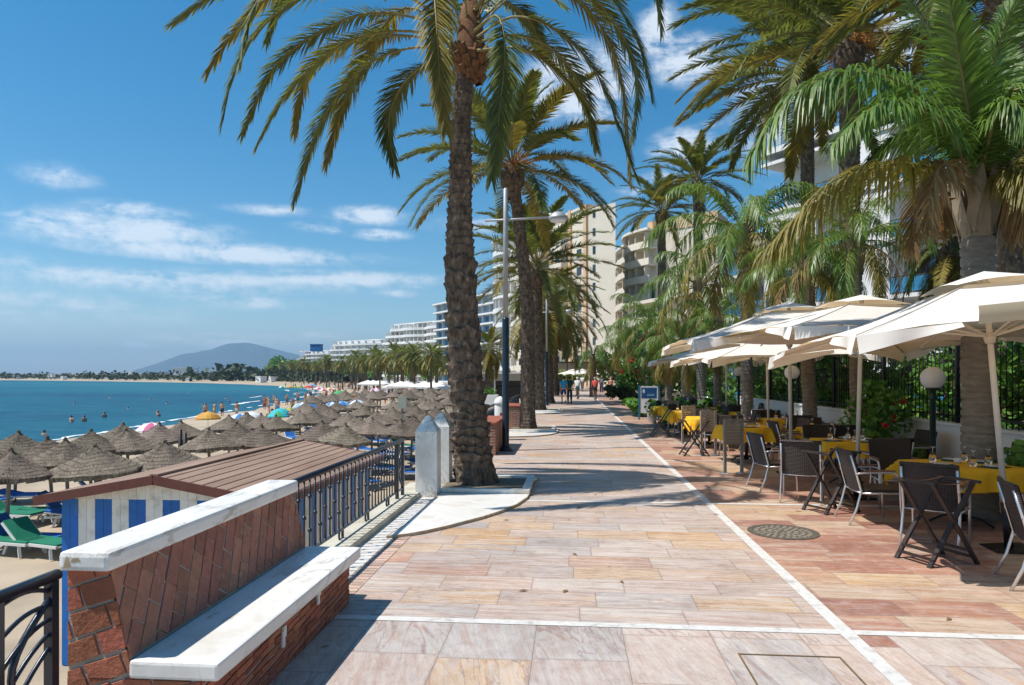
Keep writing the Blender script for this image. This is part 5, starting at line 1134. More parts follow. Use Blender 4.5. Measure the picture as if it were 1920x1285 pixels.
def make_glass(label):
    q = MB(); q.lathe([(.036, 0), (.042, .03), (.043, .06), (.034, .095), (.012, .112), (.005, .125), (.004, .175), (.03, .186), (.034, .19), (.001, .192)], 14, sm=True)
    q.lathe([(.034, .0), (.040, .03), (.041, .06), (.032, .092), (.002, .108)], 14)
    return obj('wine_glass', q, m_glass)
TB_ = [(4.78, 8.95, 8, .50, .27), (4.62, 12.0, -4, .47, .24), (5.25, 14.6, 5, .47, .24), (3.72, 15.1, 4, .5, .3), (3.55, 18.2, -3, .5, .3), (3.45, 21.2, 6, .5, .3), (3.4, 24.4, 0, .5, .3), (5.3, 17.7, 0, .47, .24), (5.2, 20.6, 4, .47, .24), (5.15, 23.6, -6, .47, .24), (4.95, 5.75, 5, .47, .24)]
TN = ['the nearest yellow table', 'the yellow table by the second parasol pole', 'the inner table before the hibiscus bush', 'the yellow table beside the nearest menu board', 'the yellow table beside the second menu board',
      'the yellow table beside the third menu board', 'the farthest yellow table by the blue sign', 'the inner table behind the third parasol pole', 'the inner table behind the fourth parasol pole', 'the farthest inner yellow table', 'the table cut by the right photo edge']
table0 = glass0 = cup0 = plate0 = None
r = random.Random(9)
for i, (x, y, rz, hf, ov) in enumerate(TB_):
    lab = 'dark pedestal table under ' + TN[i].replace('the ', 'the cloth of the ', 1)
    lab = 'black pedestal of ' + TN[i]
    if table0 is None: table0 = make_table(lab); table0.location = (x, y, 0); table0.rotation_euler = (0, 0, R(rz)); tb = table0
    else: tb = dup(table0, (x, y, 0), R(rz), lab)
    q = MB(); q.grid(cloth_fn(hf, ov, i), 44, 44); o = obj('tablecloth', q, m_yellow); o.location = (x, y, 0); o.rotation_euler = (0, 0, R(rz)); tag(o, 'yellow tablecloth draped over ' + TN[i], 'tablecloth', 'yellow tablecloths')
    for k, (gx, gy) in enumerate(((-.26, .16), (.12, .28), (.24, -.02), (-.02, -.22)) if i < 3 or i == 10 else ((-.2, .15), (.2, -.1))):
        gx += r.uniform(-.05, .05); gy += r.uniform(-.05, .05); gl = 'upside down wine glass on ' + TN[i]
        if glass0 is None: glass0 = make_glass(gl); g = glass0
        else: g = glass0.copy(); C.objects.link(g)
        g.location = (x + gx, y + gy, .758); g.rotation_euler = (0, 0, r.uniform(0, 3)); tag(g, gl, 'glass', 'upside down wine glasses on ' + TN[i].replace('the ', '', 1))
    for k, (gx, gy, a) in enumerate(((-.30, -.12, 0), (.08, .36, 1), (.33, .18, .3), (.2, -.3, .5)) if i < 3 else ((.0, -.28, .2),)):
        nl = 'folded green napkin with white plate on ' + TN[i]
        if plate0 is None:
            plate0 = thing('place_setting', nl, 'place setting', (0, 0, 0)); q = MB(); q.box(-.15, .15, -.11, .11, 0, .006); obj('napkin', q, m_green, plate0); q = MB(); q.lathe([(.05, .0065), (.10, .012), (.11, .02), (.105, .021), (.05, .012), (.001, .011)], 20); obj('plate', q, m_plate, plate0); pt = plate0; pt.location = (x + gx, y + gy, .758)
        else: pt = dup(plate0, (x + gx, y + gy, .758), a)
        pt['label'] = nl; pt['group'] = 'place settings on ' + TN[i].replace('the ', '', 1)
    cl = 'small white candle cup standing on ' + TN[i]
    if cup0 is None:
        cup0 = thing('candle_cup', cl, 'cup', (0, 0, 0), 0, 'candle cups on the tables'); q = MB(); q.lathe([(.035, 0), (.045, .06), (.040, .062), (.03, .012), (.001, .011)], 14); obj('cup', q, m_plate, cup0); q = MB(); q.lathe([(.028, .012), (.028, .045), (.001, .047)], 10); obj('candle', q, m_canvas, cup0); cu = cup0
    else: cu = dup(cup0, (0, 0, 0), 0, cl)
    cu.location = (x - .02, y + .05, .758)
ch0 = None
def chair(x, y, deg, label):
    global ch0
    if ch0 is None: ch0 = make_chair(label); ch0.location = (x, y, 0); ch0.rotation_euler = (0, 0, R(deg))
    else: dup(ch0, (x, y, 0), R(deg), label)
# facing +X is -90 degrees
chair(3.98, 7.95, -38, 'wicker armchair seen from behind through the nearest folding stand')
chair(3.78, 9.1, -92, 'wicker armchair seen from the side at the left of the nearest yellow table')
chair(4.55, 10.15, 172, 'wicker armchair facing us on the far side of the nearest yellow table')
chair(5.75, 9.2, 92, 'wicker armchair against the shrubs at the nearest yellow table')
chair(4.18, 6.42, -108, 'wicker armchair cut by the right edge of the photo')
chair(5.15, 7.55, 8, 'wicker armchair at the near right corner of the nearest yellow table')
chair(3.40, 10.55, -22, 'wicker armchair with its wide brown back towards us near the manhole')
chair(3.28, 11.55, -80, 'dark wicker armchair with wooden arms just behind the wide backed one')
chair(4.60, 13.1, 178, 'wicker armchair on the far side of the second yellow table')
chair(5.65, 12.2, 95, 'wicker armchair on the shrub side of the second yellow table')
chair(4.75, 11.0, 5, 'wicker armchair behind the second parasol pole, back to the camera')
k = 0
SD = {(-1, 0): ('promenade side', -90), (1, 0): ('garden side', 90), (0, -1): ('near side', 0), (0, 1): ('far side', 180)}
for i in range(2, 10):
    x, y, rz, hf, ov = TB_[i]
    for (dx_, dy_), (nm, ang) in SD.items():
        if i in (3, 4, 5, 6) and (dx_ == -1 or (dy_ == -1 and i != 4)): continue
        chair(x + dx_ * .86 + r.uniform(-.06, .06), y + dy_ * .86 + r.uniform(-.06, .06), ang + rz + r.uniform(-9, 9), 'wicker armchair on the %s of %s' % (nm, TN[i]))
def make_stand(label):
    b = thing('folding_tray_stand', label, 'tray stand', (0, 0, 0), 0, 'folding tray stands')
    for yy in (-.19, .19):
        for s in (-1, 1):
            q = MB(); q.bar((-s * .29, yy + s * .014, 0), (s * .27, yy + s * .014, .80), .024, .045, up=(0, 1, 0)); obj('leg', q, m_dark, b)
    for s in (-1, 1):
        q = MB(); q.bar((s * .275, -.24, .805), (s * .275, .24, .805), .045, .026); obj('top_bar', q, m_dark, b)
        q = MB(); q.bar((s * .20, -.2, .135), (s * .20, .2, .135), .05, .02); q.bar((s * .245, -.2, .07), (s * .245, .2, .07), .04, .02); obj('lower_slat', q, m_dark, b)
    for yy in (-.15, .15):
        q = MB(); q.grid(lambda u, v: (-.27 + .54 * u, yy - .02 + .04 * v, .816 - .035 * math.sin(math.pi * u)), 8, 1); obj('strap', q, m_wood, b)
    return b
st0 = make_stand('nearest dark wooden folding stand with crossed legs, in front of a wicker chair'); st0.location = (3.62, 7.22, 0); st0.rotation_euler = (0, 0, R(22))
for x, y, a, lab in ((3.52, 9.75, 28, 'second dark folding stand, beside the chair with the wide brown back'), (2.82, 16.2, 8, 'third folding stand, standing between the menu boards at the terrace edge'), (2.66, 20.9, 4, 'farthest folding stand, by the blue sign board')): dup(st0, (x, y, 0), R(a), lab)
def make_board(label):
    b = thing('menu_board', label, 'menu board', (0, 0, 0), 0, 'slatted boards along the terrace edge')
    for s in (-.17, .17):
        q = MB(); q.box(s - .025, s + .025, -.025, .025, .012, 1.02); obj('post', q, m_thin, b); q = MB(); q.lathe([(.11, .001), (.11, .01), (.03, .014)], 14, (s, 0, 0)); obj('foot_plate', q, m_steel, b)
    q = MB()
    for k in range(8): q.box(-.145, .145, -.012, .012, .55 + k * .06, .55 + k * .06 + .054)
    obj('slat_panel', q, m_thin, b); return b
mb0 = None
for k, (px, d, nm) in enumerate(((1375, 13.0, 'nearest grey slatted menu board at the terrace edge'), (1328, 15.9, 'second grey slatted menu board, just past a folding stand'), (1291, 18.6, 'third grey slatted menu board along the terrace edge'), (1263, 22.2, 'farthest grey slatted menu board near the blue sign'))):
    p = PXD(px, d)
    if mb0 is None: mb0 = make_board(nm); mb0.location = p; mb0.rotation_euler = (0, 0, R(14))
    else: dup(mb0, p, R(14), nm)
# parasols
def make_parasol(label, hw, eave, top):
    b = thing('cafe_parasol', label, 'parasol', (0, 0, 0), 0, 'cream parasols over the terrace'); vr = .16
    cor = [V((-hw, -hw, eave)), V((hw, -hw, eave)), V((hw, hw, eave)), V((-hw, hw, eave))]; ap = V((0, 0, top))
    q = MB()
    for k in range(4):
        a, c = cor[k], cor[(k + 1) % 4]; m_ = (a + c) * .5; m_ = V((m_.x * .97, m_.y * .97, eave + .07))
        def f(u, v, a=a, c=c, m_=m_):
            e = a.lerp(c, u); kk = 4 * u * (1 - u); e = e + (m_ - (a + c) * .5) * kk
            s = .17 + .83 * v; p = ap.lerp(e, s); p.z -= .06 * math.sin(math.pi * s) * (.5 + .5 * kk); p.z += .012 * math.sin(u * 19 + v * 5) * v; return p
        q.grid(f, 14, 12)
    can = obj('canopy', q, m_canvas, b)
    for kk0 in range(4):
        q = MB()
        for k, u0, u1 in ((kk0, 0, .22), ((kk0 - 1) % 4, .78, 1)):
            a, c = cor[k], cor[(k + 1) % 4]; m_ = (a + c) * .5; m_ = V((m_.x * .97, m_.y * .97, eave + .07)); n_ = V((m_.x, m_.y, 0)).normalized()
            def f(u, v, a=a, c=c, m_=m_, n_=n_, u0=u0, u1=u1):
                uu = u0 + (u1 - u0) * u; e = a.lerp(c, uu); kk = 4 * uu * (1 - uu); e = e + (m_ - (a + c) * .5) * kk
                return e + V((0, 0, -vr * v * (.25 + .75 * ((1 - u) if u0 < .5 else u)))) + n_ * (.003 + .03 * v + .035 * v * math.sin(u * 9 + k + u0 * 20))
            q.grid(f, 9, 4)
        obj('valance', q, m_canvas, can)
    q = MB()
    for k in range(4):
        a, c = cor[k] * 1.0, cor[(k + 1) % 4] * 1.0
        def f(u, v, a=a, c=c):
            e = a.lerp(c, u); s = .25 * v; p = ap.lerp(e, s); p.z += .04 - .012 * v + .045 * 4 * u * (1 - u) * v; return p
        q.grid(f, 8, 4)
    obj('vent_cap', q, m_canvas, b)
    for k in range(4):
        q = MB(); q.tube([ap.lerp(cor[k], s_) + V((0, 0, .006 - .06 * math.sin(math.pi * s_) * .5)) for s_ in (.2, .4, .6, .8, 1)], .006, 4); obj('hip_seam', q, m_canvas_rib, can)
    q = MB(); q.tube([(0, 0, .45), (0, 0, top - .02)], .03, 12); obj('pole', q, pm('parasol_pole', [(.55, .52, .46), (.66, .63, .57)], 3, .4) if 'parasol_pole' not in bpy.data.materials else bpy.data.materials['parasol_pole'], b)
    q = MB(); q.tube([(0, 0, .02), (0, 0, .5)], .042, 12); q.box(-.2, .2, -.2, .2, .002, .03); obj('base', q, m_black, b)
    q = MB(); q.lathe([(.045, -.06), (.06, 0), (.045, .06)], 12, (0, 0, eave - .02)); obj('hub', q, m_canvas_rib, b)
    for k in range(8):
        a = cor[k // 2] if k % 2 == 0 else (cor[k // 2] + cor[(k // 2 + 1) % 4]) * .5
        e = V((a.x * .95, a.y * .95, eave + .06)); st_ = V((0, 0, top - .12)); mdl = st_.lerp(e, .45); mdl.z -= .07
        q = MB(); q.bar(V((0, 0, top - .16)), mdl - V((0, 0, .02)), .016, .022); q.bar(mdl - V((0, 0, .02)), e - V((0, 0, .06)), .016, .022); q.bar((0, 0, eave - .01), mdl - V((0, 0, .02)), .014, .02); obj('rib', q, m_canvas_rib, b)
    return b
pr = make_parasol('nearest big cream parasol cut by the right edge, lettering on its turned-up flap', 1.9, 2.27, 2.93); pr.location = (4.62, 7.75, 0); pr.rotation_euler = (R(-1.5), R(-4), R(-5))
for px, d, a, s, lab, lx in ((1606, 10.4, 8, 1.03, 'second cream parasol from the right, over the middle of the terrace', -2), (1484, 12.9, 0, 1.08, 'third cream parasol, its near slope in bluish shade', 1), (1442, 16.6, 5, .98, 'fourth cream parasol, mostly hidden under the shaded third one', 1.5), (1362, 21.4, 10, 1.0, 'farthest cream parasol at the left end of the row', 0)):
    p = PXD(px, d); o = dup(pr, (p.x, p.y, 0), R(a), lab, scale=s); o.rotation_euler = (R(lx * .4), R(-lx), R(a))
for px, d, lab in ((1074, 82, 'far left cream parasol of the two at the end of the promenade'), (1092, 78, 'far right cream parasol of the two at the end of the promenade')):
    p = PXD(px, d); dup(pr, (p.x, p.y, 0), R(20), lab, scale=.85)
# lettering on the nearest parasol, seen upside down on the turned-up flap
def text(s, size, mat, parent, loc, rot, shear=0):
    cu = bpy.data.curves.new('lettering', 'FONT'); cu.body = s; cu.size = size; cu.shear = shear; cu.align_x = 'CENTER'; cu.extrude = .0008
    o = bpy.data.objects.new('lettering', cu); C.objects.link(o); me = bpy.data.meshes.new_from_object(o.evaluated_get(bpy.context.evaluated_depsgraph_get())); bpy.data.objects.remove(o)
    me.materials.append(mat); o = bpy.data.objects.new('lettering', me); C.objects.link(o); o.parent = parent; o.location = loc; o.rotation_euler = rot; return o
q = MB(); q.grid(lambda u, v: (-.95 + .85 * u, -1.885 - .03 * math.sin(v * 2), 2.275 + .15 * v + .03 * 4 * (.17 + .3 * u) * (1 - .17 - .3 * u)), 6, 3); fl = obj('flap', q, pm('tan_canvas', [(.52, .42, .27), (.58, .48, .33)], 3, .85), pr)
text('uon', .085, paint(.12, .075, .03), fl, (-.42, -1.93, 2.43), (R(90), R(180), 0), -.35); text('0881', .055, paint(.5, .12, .05), fl, (-.47, -1.93, 2.35), (R(90), R(180), 0))
r = random.Random(90)
for k in range(14):
    q = MB(); l = r.uniform(.025, .055); q.quad((-l, 0, .002), (0, -l * .35, .006), (l, 0, .004), (0, l * .35, .012)); x, y = r.uniform(-1.7, 3.2), r.uniform(4.0, 11)
    o = obj('fallen_leaf', q, m_leafd); o.location = (x, y, .004); o.rotation_euler = (0, 0, r.uniform(0, 6)); tag(o, 'tiny dry leaf lying on the paving', 'leaf', 'dry leaves on the paving')
# globe lamps
def globe(p, label, h=1.68):
    b = thing('globe_lamp', label, 'lamp', p, 0, 'white globe lamps along the garden wall')
    q = MB(); q.lathe([(.09, 0), (.09, .04), (.045, .1), (.04, h - .22), (.06, h - .2), (.045, h - .17), (.045, h - .08), (.10, h - .07), (.10, h - .04)], 14); obj('post', q, m_gmetal, b)
    q = MB(); q.sphere((0, 0, h + .10), .17, seg=20, rings=14); obj('globe', q, m_globe, b)
globe(PXD(1749, 10.3), 'nearest white globe lamp on a dark post behind the terrace', 1.70)
globe(PXD(1485, 16.2), 'white globe lamp behind the third parasol pole', 1.80)
globe(PXD(1385, 23.2), 'farthest white globe lamp, small behind the parasols', 1.85)
# blue and white information board
p = PXD(1217, 28.5); b = thing('sign_board', 'blue and white information board on its own stand by the terrace', 'sign', p, R(-4))
q = MB(); q.box(-.36, .36, -.03, .03, .28, 1.38); obj('panel', q, paint(.62, .63, .62), b)
for s in (-.40, .40):
    q = MB(); q.box(s - .035, s + .035, -.045, .045, 0, 1.42); obj('post', q, paint(.02, .13, .22), b)
q = MB(); q.box(-.31, .31, -.034, -.031, .88, 1.32); obj('blue_field', q, paint(.006, .06, .18), b)
q = MB(); q.sphere((-.21, -.034, 1.17), .05, .004, .085); q.box(-.08, .2, -.038, -.035, 1.0, 1.02); q.box(-.08, .24, -.038, -.035, 1.05, 1.06); obj('logo', q, paint(.35, .6, .75), b)
q = MB()
for k, (a, c) in enumerate(((-.16, .18), (-.14, .2), (-.08, .2), (-.08, .2))): q.box(a, c, -.034, -.031, .75 - k * .09, .765 - k * .09)
obj('text_line', q, paint(.3, .28, .28), b)
p = PXD(1293, 25.2); b = thing('stroller', 'black pushchair with rounded hood parked by the far tables', 'pushchair', p, R(-60))
q = MB(); q.sphere((0, 0, .85), .26, .3, .26, 14, 9); obj('hood', q, m_black, b); q = MB(); q.box(-.2, .2, -.25, .35, .42, .62); obj('seat', q, m_black, b, .05)
q = MB(); q.tube([(0, -.2, .3), (0, .15, .6), (0, .75, 1.02)], .02, 6); q.tube([(-.22, .75, 1.02), (.22, .75, 1.02)], .02, 6); obj('handle', q, m_alu, b)
for a, c in ((-.25, -.3), (.25, -.3), (-.25, .3), (.25, .3)):
    q = MB(); q.tube([(a, c + .09 * math.cos(k * math.pi / 6), .115 + .09 * math.sin(k * math.pi / 6)) for k in range(13)], .02, 6, 0, False); q.tube([(a, c, .115), (a * .6, c * .5, .45)], .012, 5); obj('wheel', q, m_black, b)
# flower pots at the far end of the terrace
for px, d, lab in ((1222, 26.5, 'white flower pot with orange plant right of the blue board'), (1283, 22.5, 'dark pot with a green plant between the far tables'), (1345, 20.6, 'dark pot with leafy plant behind the far tables')):
    p = PXD(px, d); b = thing('plant_pot', lab, 'plant pot', p); q = MB(); q.lathe([(.14, 0), (.19, .4), (.2, .42), (.16, .42), (.15, .36), (.001, .36)], 16); obj('pot', q, m_white if 'white' in lab else m_black, b); q = MB(); blobs(q, (0, 0, .62), .28, .28, .28, 150, .06, r); obj('plant', q, m_hedge, b)
# ---------------------------------------------------------------- the beach
def make_thatch(label, seed, r1=1.12):
    b = thing('thatched_umbrella', label, 'beach umbrella', (0, 0, BZ), 0, 'thatched umbrellas on the beach'); rr = random.Random(seed); ph = [rr.uniform(0, 6.3) for _ in range(6)]
    q = MB(); NR = 14
    def f(u, v):
        th = u * 2 * math.pi; x = v * NR; step = x - math.floor(x)
        rad_ = r1 * (.03 + .97 * v ** .95) * (1 + .035 * math.sin(th * 3 + ph[0]) + .02 * math.sin(th * 7 + ph[1]) + (.05 * math.sin(th * 23 + ph[2]) if v > .98 else 0))
        z = 2.38 - .62 * v ** .80 + .014 * math.sin(v * NR * 6.28) + .02 * math.sin(th * 4 + ph[3] + v * 3)
        return (rad_ * math.cos(th), rad_ * math.sin(th), z)
    q.grid(f, 36, 42, 0, True, True)
    n0 = [f(i / 36, 1) for i in range(36)]
    for i in range(36):
        a, c = V(n0[i]), V(n0[(i + 1) % 36]); dz = V((0, 0, -.10 - .05 * rr.random())); q.quad(a, c, c + dz * .9 - V((c.x, c.y, 0)) * .02, a + dz - V((a.x, a.y, 0)) * .02)
    def g(u, v):
        p = f(1 - u, 1 - v * .96); return (p[0] * .98, p[1] * .98, p[2] - .06)
    q.grid(g, 36, 6, 0, True, True); q.lathe([(.05, 2.33), (.06, 2.42), (.02, 2.47)], 8)
    for i in range(420):
        th = rr.uniform(0, 6.283); v = 1.0 if i < 150 else rr.uniform(.1, .97); c_ = V(f(th / 6.2832, v)); o_ = V((math.cos(th), math.sin(th), 0)); t_ = V((-o_.y, o_.x, 0)); dr = (o_ * (.25 if v == 1 else .9) + V((0, 0, -.9 if v == 1 else -.33)) + t_ * rr.uniform(-.35, .35)).normalized() * rr.uniform(.06, .17); c_ = c_ + V((0, 0, .012)) + o_ * -.01
        q.tri(c_ - t_ * .009, c_ + t_ * .009, c_ + dr)
    obj('canopy', q, m_thatch, b)
    q = MB(); q.tube([(0, 0, -.2), (0, 0, 2.3)], .05, 9); obj('pole', q, m_thin, b)
    q = MB()
    for k in range(4): a = k * math.pi / 2 + .4; q.bar((0, 0, 1.55), (math.cos(a) * .9, math.sin(a) * .9, 1.74), .03, .03)
    obj('strut', q, m_thin, b); return b
def make_lounger(name, label, mc, up):
    b = thing(name, label, 'sun lounger', (0, 0, BZ), 0, 'sun loungers on the beach')
    q = MB(); q.box(-.32, .32, -.95, .35, .27, .31); q.bar((-.30, -.95, .29), (-.30, 1.0, .29), .05, .06); q.bar((.30, -.95, .29), (.30, 1.0, .29), .05, .06); obj('frame', q, m_plast, b)
    for sx_, sy in ((-1, -.7), (1, -.7), (-1, .7), (1, .7)):
        q = MB(); q.bar((sx_ * .27, sy, .28), (sx_ * .31, sy * 1.12, 0), .06, .05); obj('leg', q, m_plast, b)
    q = MB(); q.box(-.29, .29, -.93, .34, .312, .36); obj('mattress', q, mc, b, .015)
    q = MB(); e = V((0, .36 + .66 * math.cos(up), .33 + .66 * math.sin(up))); q.bar((0, .36, .335), e, .58, .05); q.bar((-.31, .36, .31), e + V((-.31, 0, -.04)), .04, .04, 1); q.bar((.31, .36, .31), e + V((.31, 0, -.04)), .04, .04, 1); obj('backrest', q, [mc, m_plast], b)
    return b
def sand_z(p):
    best = min(range(len(CC)), key=lambda i: (CC[i][0] - p.x) ** 2 + (CC[i][1] - p.y) ** 2); n = cnorm(best); o = (p.x - CC[best][0]) * n.x + (p.y - CC[best][1]) * n.y
    for (a, za), (c, zc) in zip(OFFS, OFFS[1:]):
        if a <= o <= c: return za + (zc - za) * (o - a) / (c - a)
    return BZ
AP = [(-60, 812), (27, 809), (10, 847), (100, 822), (129, 826), (170, 809), (186, 838), (223, 795), (245, 806), (307, 829), (298, 795), (347, 791), (394, 807), (465, 777), (429, 781), (448, 795), (492, 800), (461, 776), (494, 778), (520, 781), (564, 773), (607, 792), (640, 797), (587, 769), (617, 766), (672, 783), (681, 762), (710, 773), (732, 766), (697, 786), (655, 775), (770, 783), (800, 776), (745, 790), (815, 765), (780, 764), (830, 772)]
P_ = []
for px, py in AP:
    d = 1.93 * FPX / (py - HZ); P_.append((px, PXD(px, d)))
proto = [make_thatch('proto', 50 + k, 1.0 + .04 * k) for k in range(4)]
near_ = sorted([a for a in P_ if a[1].length < 30], key=lambda a: a[0]); far_ = [a for a in P_ if a[1].length >= 30]
r = random.Random(33); used = 0
def put_thatch(p, label, s=1.0, group=None):
    global used
    a = r.uniform(0, 6.3)
    if used < 4: o = proto[used]; o.location = (p.x, p.y, sand_z(p)); o.rotation_euler = (0, 0, a); o['label'] = label; o.scale = (s,) * 3; used += 1
    else: o = dup(proto[r.randrange(4)], (p.x, p.y, sand_z(p)), a, label, group, s)
    o.rotation_euler = (r.uniform(-.07, .07), r.uniform(-.07, .07), a); return o
for k, (px, p) in enumerate(near_): put_thatch(p, 'thatched beach umbrella, %s from the left among the big ones near the hut' % NUM[k])
far_.sort(key=lambda a: a[1].length)
for k, (px, p) in enumerate(far_): put_thatch(p, 'mid-sized brown thatched umbrella in the middle rows of the beach')
taken = [a[1] for a in P_]
for j in range(30):
    for i in range(11):
        y = 34 + j * 3.7 + r.uniform(-.7, .7); x = -4.4 - i * 2.95 + r.uniform(-.6, .6) - (.02 * (y - 34) if i else 0); p = V((x, y, 0))
        lim = -33 if y < 55 else -27 if y < 90 else -24
        if x < lim or any((q_ - p).length < 2.2 for q_ in taken): continue
        k = (p - V((0, 0, 0))); d = -p.x * sT + p.y * cT; lat = p.x * cT + p.y * sT; px = 960 + lat / d * FPX
        if px > 900 or px < 560 + 1.2 * max(0, d - 75) or d > 118 or (d > 45 and r.random() < .24): continue
        taken.append(p); put_thatch(p, 'small thatched umbrella in the dense rows farther down the beach', r.uniform(.95, 1.08))
# loungers
lg = None; lb = None
LO = [(62, 957, 'g', 95, .0, 'flat green sun lounger on the sand at the left edge of the hut'), (75, 1015, 'g', 75, .75, 'green sun lounger with raised back, lowest at the left edge'), (12, 1012, 'g', 80, .7, 'green sun lounger with raised back at the very left edge'), (20, 962, 'g', 85, .5, 'green sun lounger partly behind the leftmost umbrella pole')]
BL = [(548, 820, 40, .5), (585, 835, 60, .3), (628, 842, 95, .6), (662, 838, 50, .55), (690, 843, 70, .6), (722, 822, 40, .3), (745, 815, 30, .7), (765, 812, 20, .6), (608, 826, 80, .2), (798, 846, 70, .3), (838, 812, 70, .4), (700, 806, 35, .4), (760, 795, 50, .2), (815, 800, 45, .6)]
gproto = [make_lounger('sun_lounger', 'p', m_lgreen, R(4)), make_lounger('sun_lounger', 'p', m_lgreen, R(42))]; bproto = [make_lounger('sun_lounger', 'p', m_lblue, R(12)), make_lounger('sun_lounger', 'p', m_lblue, R(48))]
seen_ = {}
def put_l(pr_, p, deg, label, group=None):
    k = id(pr_)
    if k not in seen_: seen_[k] = 1; o = pr_; o.location = p; o.rotation_euler = (0, 0, R(deg)); o['label'] = label
    else: o = dup(pr_, p, R(deg), label)
    if group: o['group'] = group
for px, py, c_, a, up, lab in LO: put_l(gproto[1 if up > .3 else 0], G(px, py, BZ + .3) - V((0, 0, .3)), a, lab)
BL.sort()
for k, (px, py, a, up) in enumerate(BL): put_l(bproto[1 if up > .35 else 0], G(px, py, BZ + .3) - V((0, 0, .3)), a, 'blue and white sun lounger past the hut roof, %s from the left' % NUM[k])
n_ = 0
for p in taken[len(near_):]:
    if p.length < 75 and n_ < 46: put_l(bproto[n_ % 2] if r.random() < .8 else gproto[n_ % 2], V((p.x + .9, p.y - .6, sand_z(p))), r.uniform(50, 120), 'sun lounger in the shade of the thatched umbrellas down the beach', 'sun loungers under the umbrellas down the beach'); n_ += 1
for k, (px, p) in enumerate(near_[:9]): put_l(bproto[k % 2], V((p.x + .8, p.y - .3, sand_z(p))), 80 + 9 * k, 'sun lounger under the near thatched umbrellas behind the hut', 'sun loungers under the near umbrellas')
# coloured parasols near the water
def make_sunshade(label, c1, c2):
    b = thing('beach_parasol', label, 'beach parasol', (0, 0, 0), 0, 'coloured parasols by the water')
    q = MB(); n = 16
    for i in range(n):
        a0, a1 = 2 * math.pi * i / n, 2 * math.pi * (i + 1) / n; P = [(.02, 2.05), (.4, 1.99), (.75, 1.86), (1.0, 1.68), (1.0, 1.60)]
        for (r0, z0), (r1_, z1) in zip(P, P[1:]): q.quad((r0 * math.cos(a0), r0 * math.sin(a0), z0), (r1_ * math.cos(a0), r1_ * math.sin(a0), z1), (r1_ * math.cos(a1), r1_ * math.sin(a1), z1), (r0 * math.cos(a1), r0 * math.sin(a1), z0), (i // 2) % 2)
    obj('canopy', q, [c1, c2], b); q = MB(); q.tube([(0, 0, -.2), (0, 0, 2.1)], .022, 6); obj('pole', q, m_plast, b); return b
CO = {'yellow': (.62, .36, .05), 'orange': (.6, .27, .05), 'white': (.72, .72, .72), 'blue': (.03, .2, .5), 'sky blue': (.25, .42, .62), 'red': (.6, .04, .03), 'pink': (.6, .12, .25), 'green': (.05, .35, .12), 'turquoise': (.03, .42, .5)}
SH = [(390, 775, 'yellow', 'orange', 42), (285, 796, 'pink', 'white', 34), (450, 779, 'blue', 'white', 38), (472, 775, 'white', 'white', 42), (526, 768, 'turquoise', 'turquoise', 50), (541, 767, 'yellow', 'green', 52), (522, 773, 'green', 'turquoise', 46), (567, 757, 'white', 'sky blue', 54), (581, 760, 'blue', 'blue', 50), (607, 761, 'sky blue', 'white', 50), (642, 754, 'blue', 'sky blue', 62), (654, 745, 'red', 'pink', 74), (648, 738, 'turquoise', 'white', 88), (656, 740, 'yellow', 'orange', 82), (637, 734, 'green', 'green', 95), (623, 756, 'white', 'blue', 58), (670, 752, 'sky blue', 'white', 60), (705, 729, 'white', 'pink', 95), (686, 744, 'white', 'white', 80), (779, 725, 'red', 'red', 110), (579, 724, 'red', 'red', 170), (585, 722, 'blue', 'sky blue', 180), (545, 722, 'orange', 'yellow', 190), (560, 724, 'yellow', 'green', 180), (530, 722, 'green', 'white', 200), (598, 727, 'pink', 'white', 150), (608, 730, 'red', 'white', 140), (620, 728, 'orange', 'white', 150)]
for k, (px, py, c1, c2, d) in enumerate(SH):
    p = PZ(px, py, d); g = sand_z(p); nm = c1 if c1 == c2 else c1 + ' and ' + c2
    pos = 'far down the beach' if d > 100 else 'beyond the thatched umbrellas'
    o = make_sunshade('%s beach parasol %s, %s' % (nm, pos, 'near the water' if px < 620 else 'on the open sand'), paint(*CO[c1]), paint(*CO[c2])); o.location = (p.x, p.y, g); hgt = p.z - g; o.scale = (.74 if d < 66 else max(.85, min(1.2, d / 110)),) * 2 + (max(.75, min(1.35, hgt / 1.95)),)
tent0 = None
for k, (px, d) in enumerate([(738, 118), (752, 116), (766, 114), (780, 118), (796, 110), (810, 106), (826, 104), (700, 150), (690, 155), (712, 148)]):
    p = PXD(px, d); z = sand_z(p)
    if tent0 is None:
        tent0 = thing('white_canopy', 'white restaurant canopy in the row behind the thatched umbrellas', 'canopy', (p.x, p.y, z), 0, 'white canopies behind the beach'); q = MB(); q.grid(lambda u, v: ((u - .5) * 3.4, (v - .5) * 3.4, 2.2 + .75 * (1 - max(abs(u - .5), abs(v - .5)) * 2)), 8, 8); q.box(-1.7, 1.7, -1.7, -1.68, 1.95, 2.2); q.box(-1.7, 1.7, 1.68, 1.7, 1.95, 2.2); obj('canopy', q, m_white, tent0)
        for a, c in ((-1, -1), (1, -1), (1, 1), (-1, 1)):
            q = MB(); q.tube([(a * 1.6, c * 1.6, 0), (a * 1.6, c * 1.6, 2.2)], .05, 6); obj('leg', q, m_plast, tent0)
    else: dup(tent0, (p.x, p.y, z), R(-5), scale=1.1)
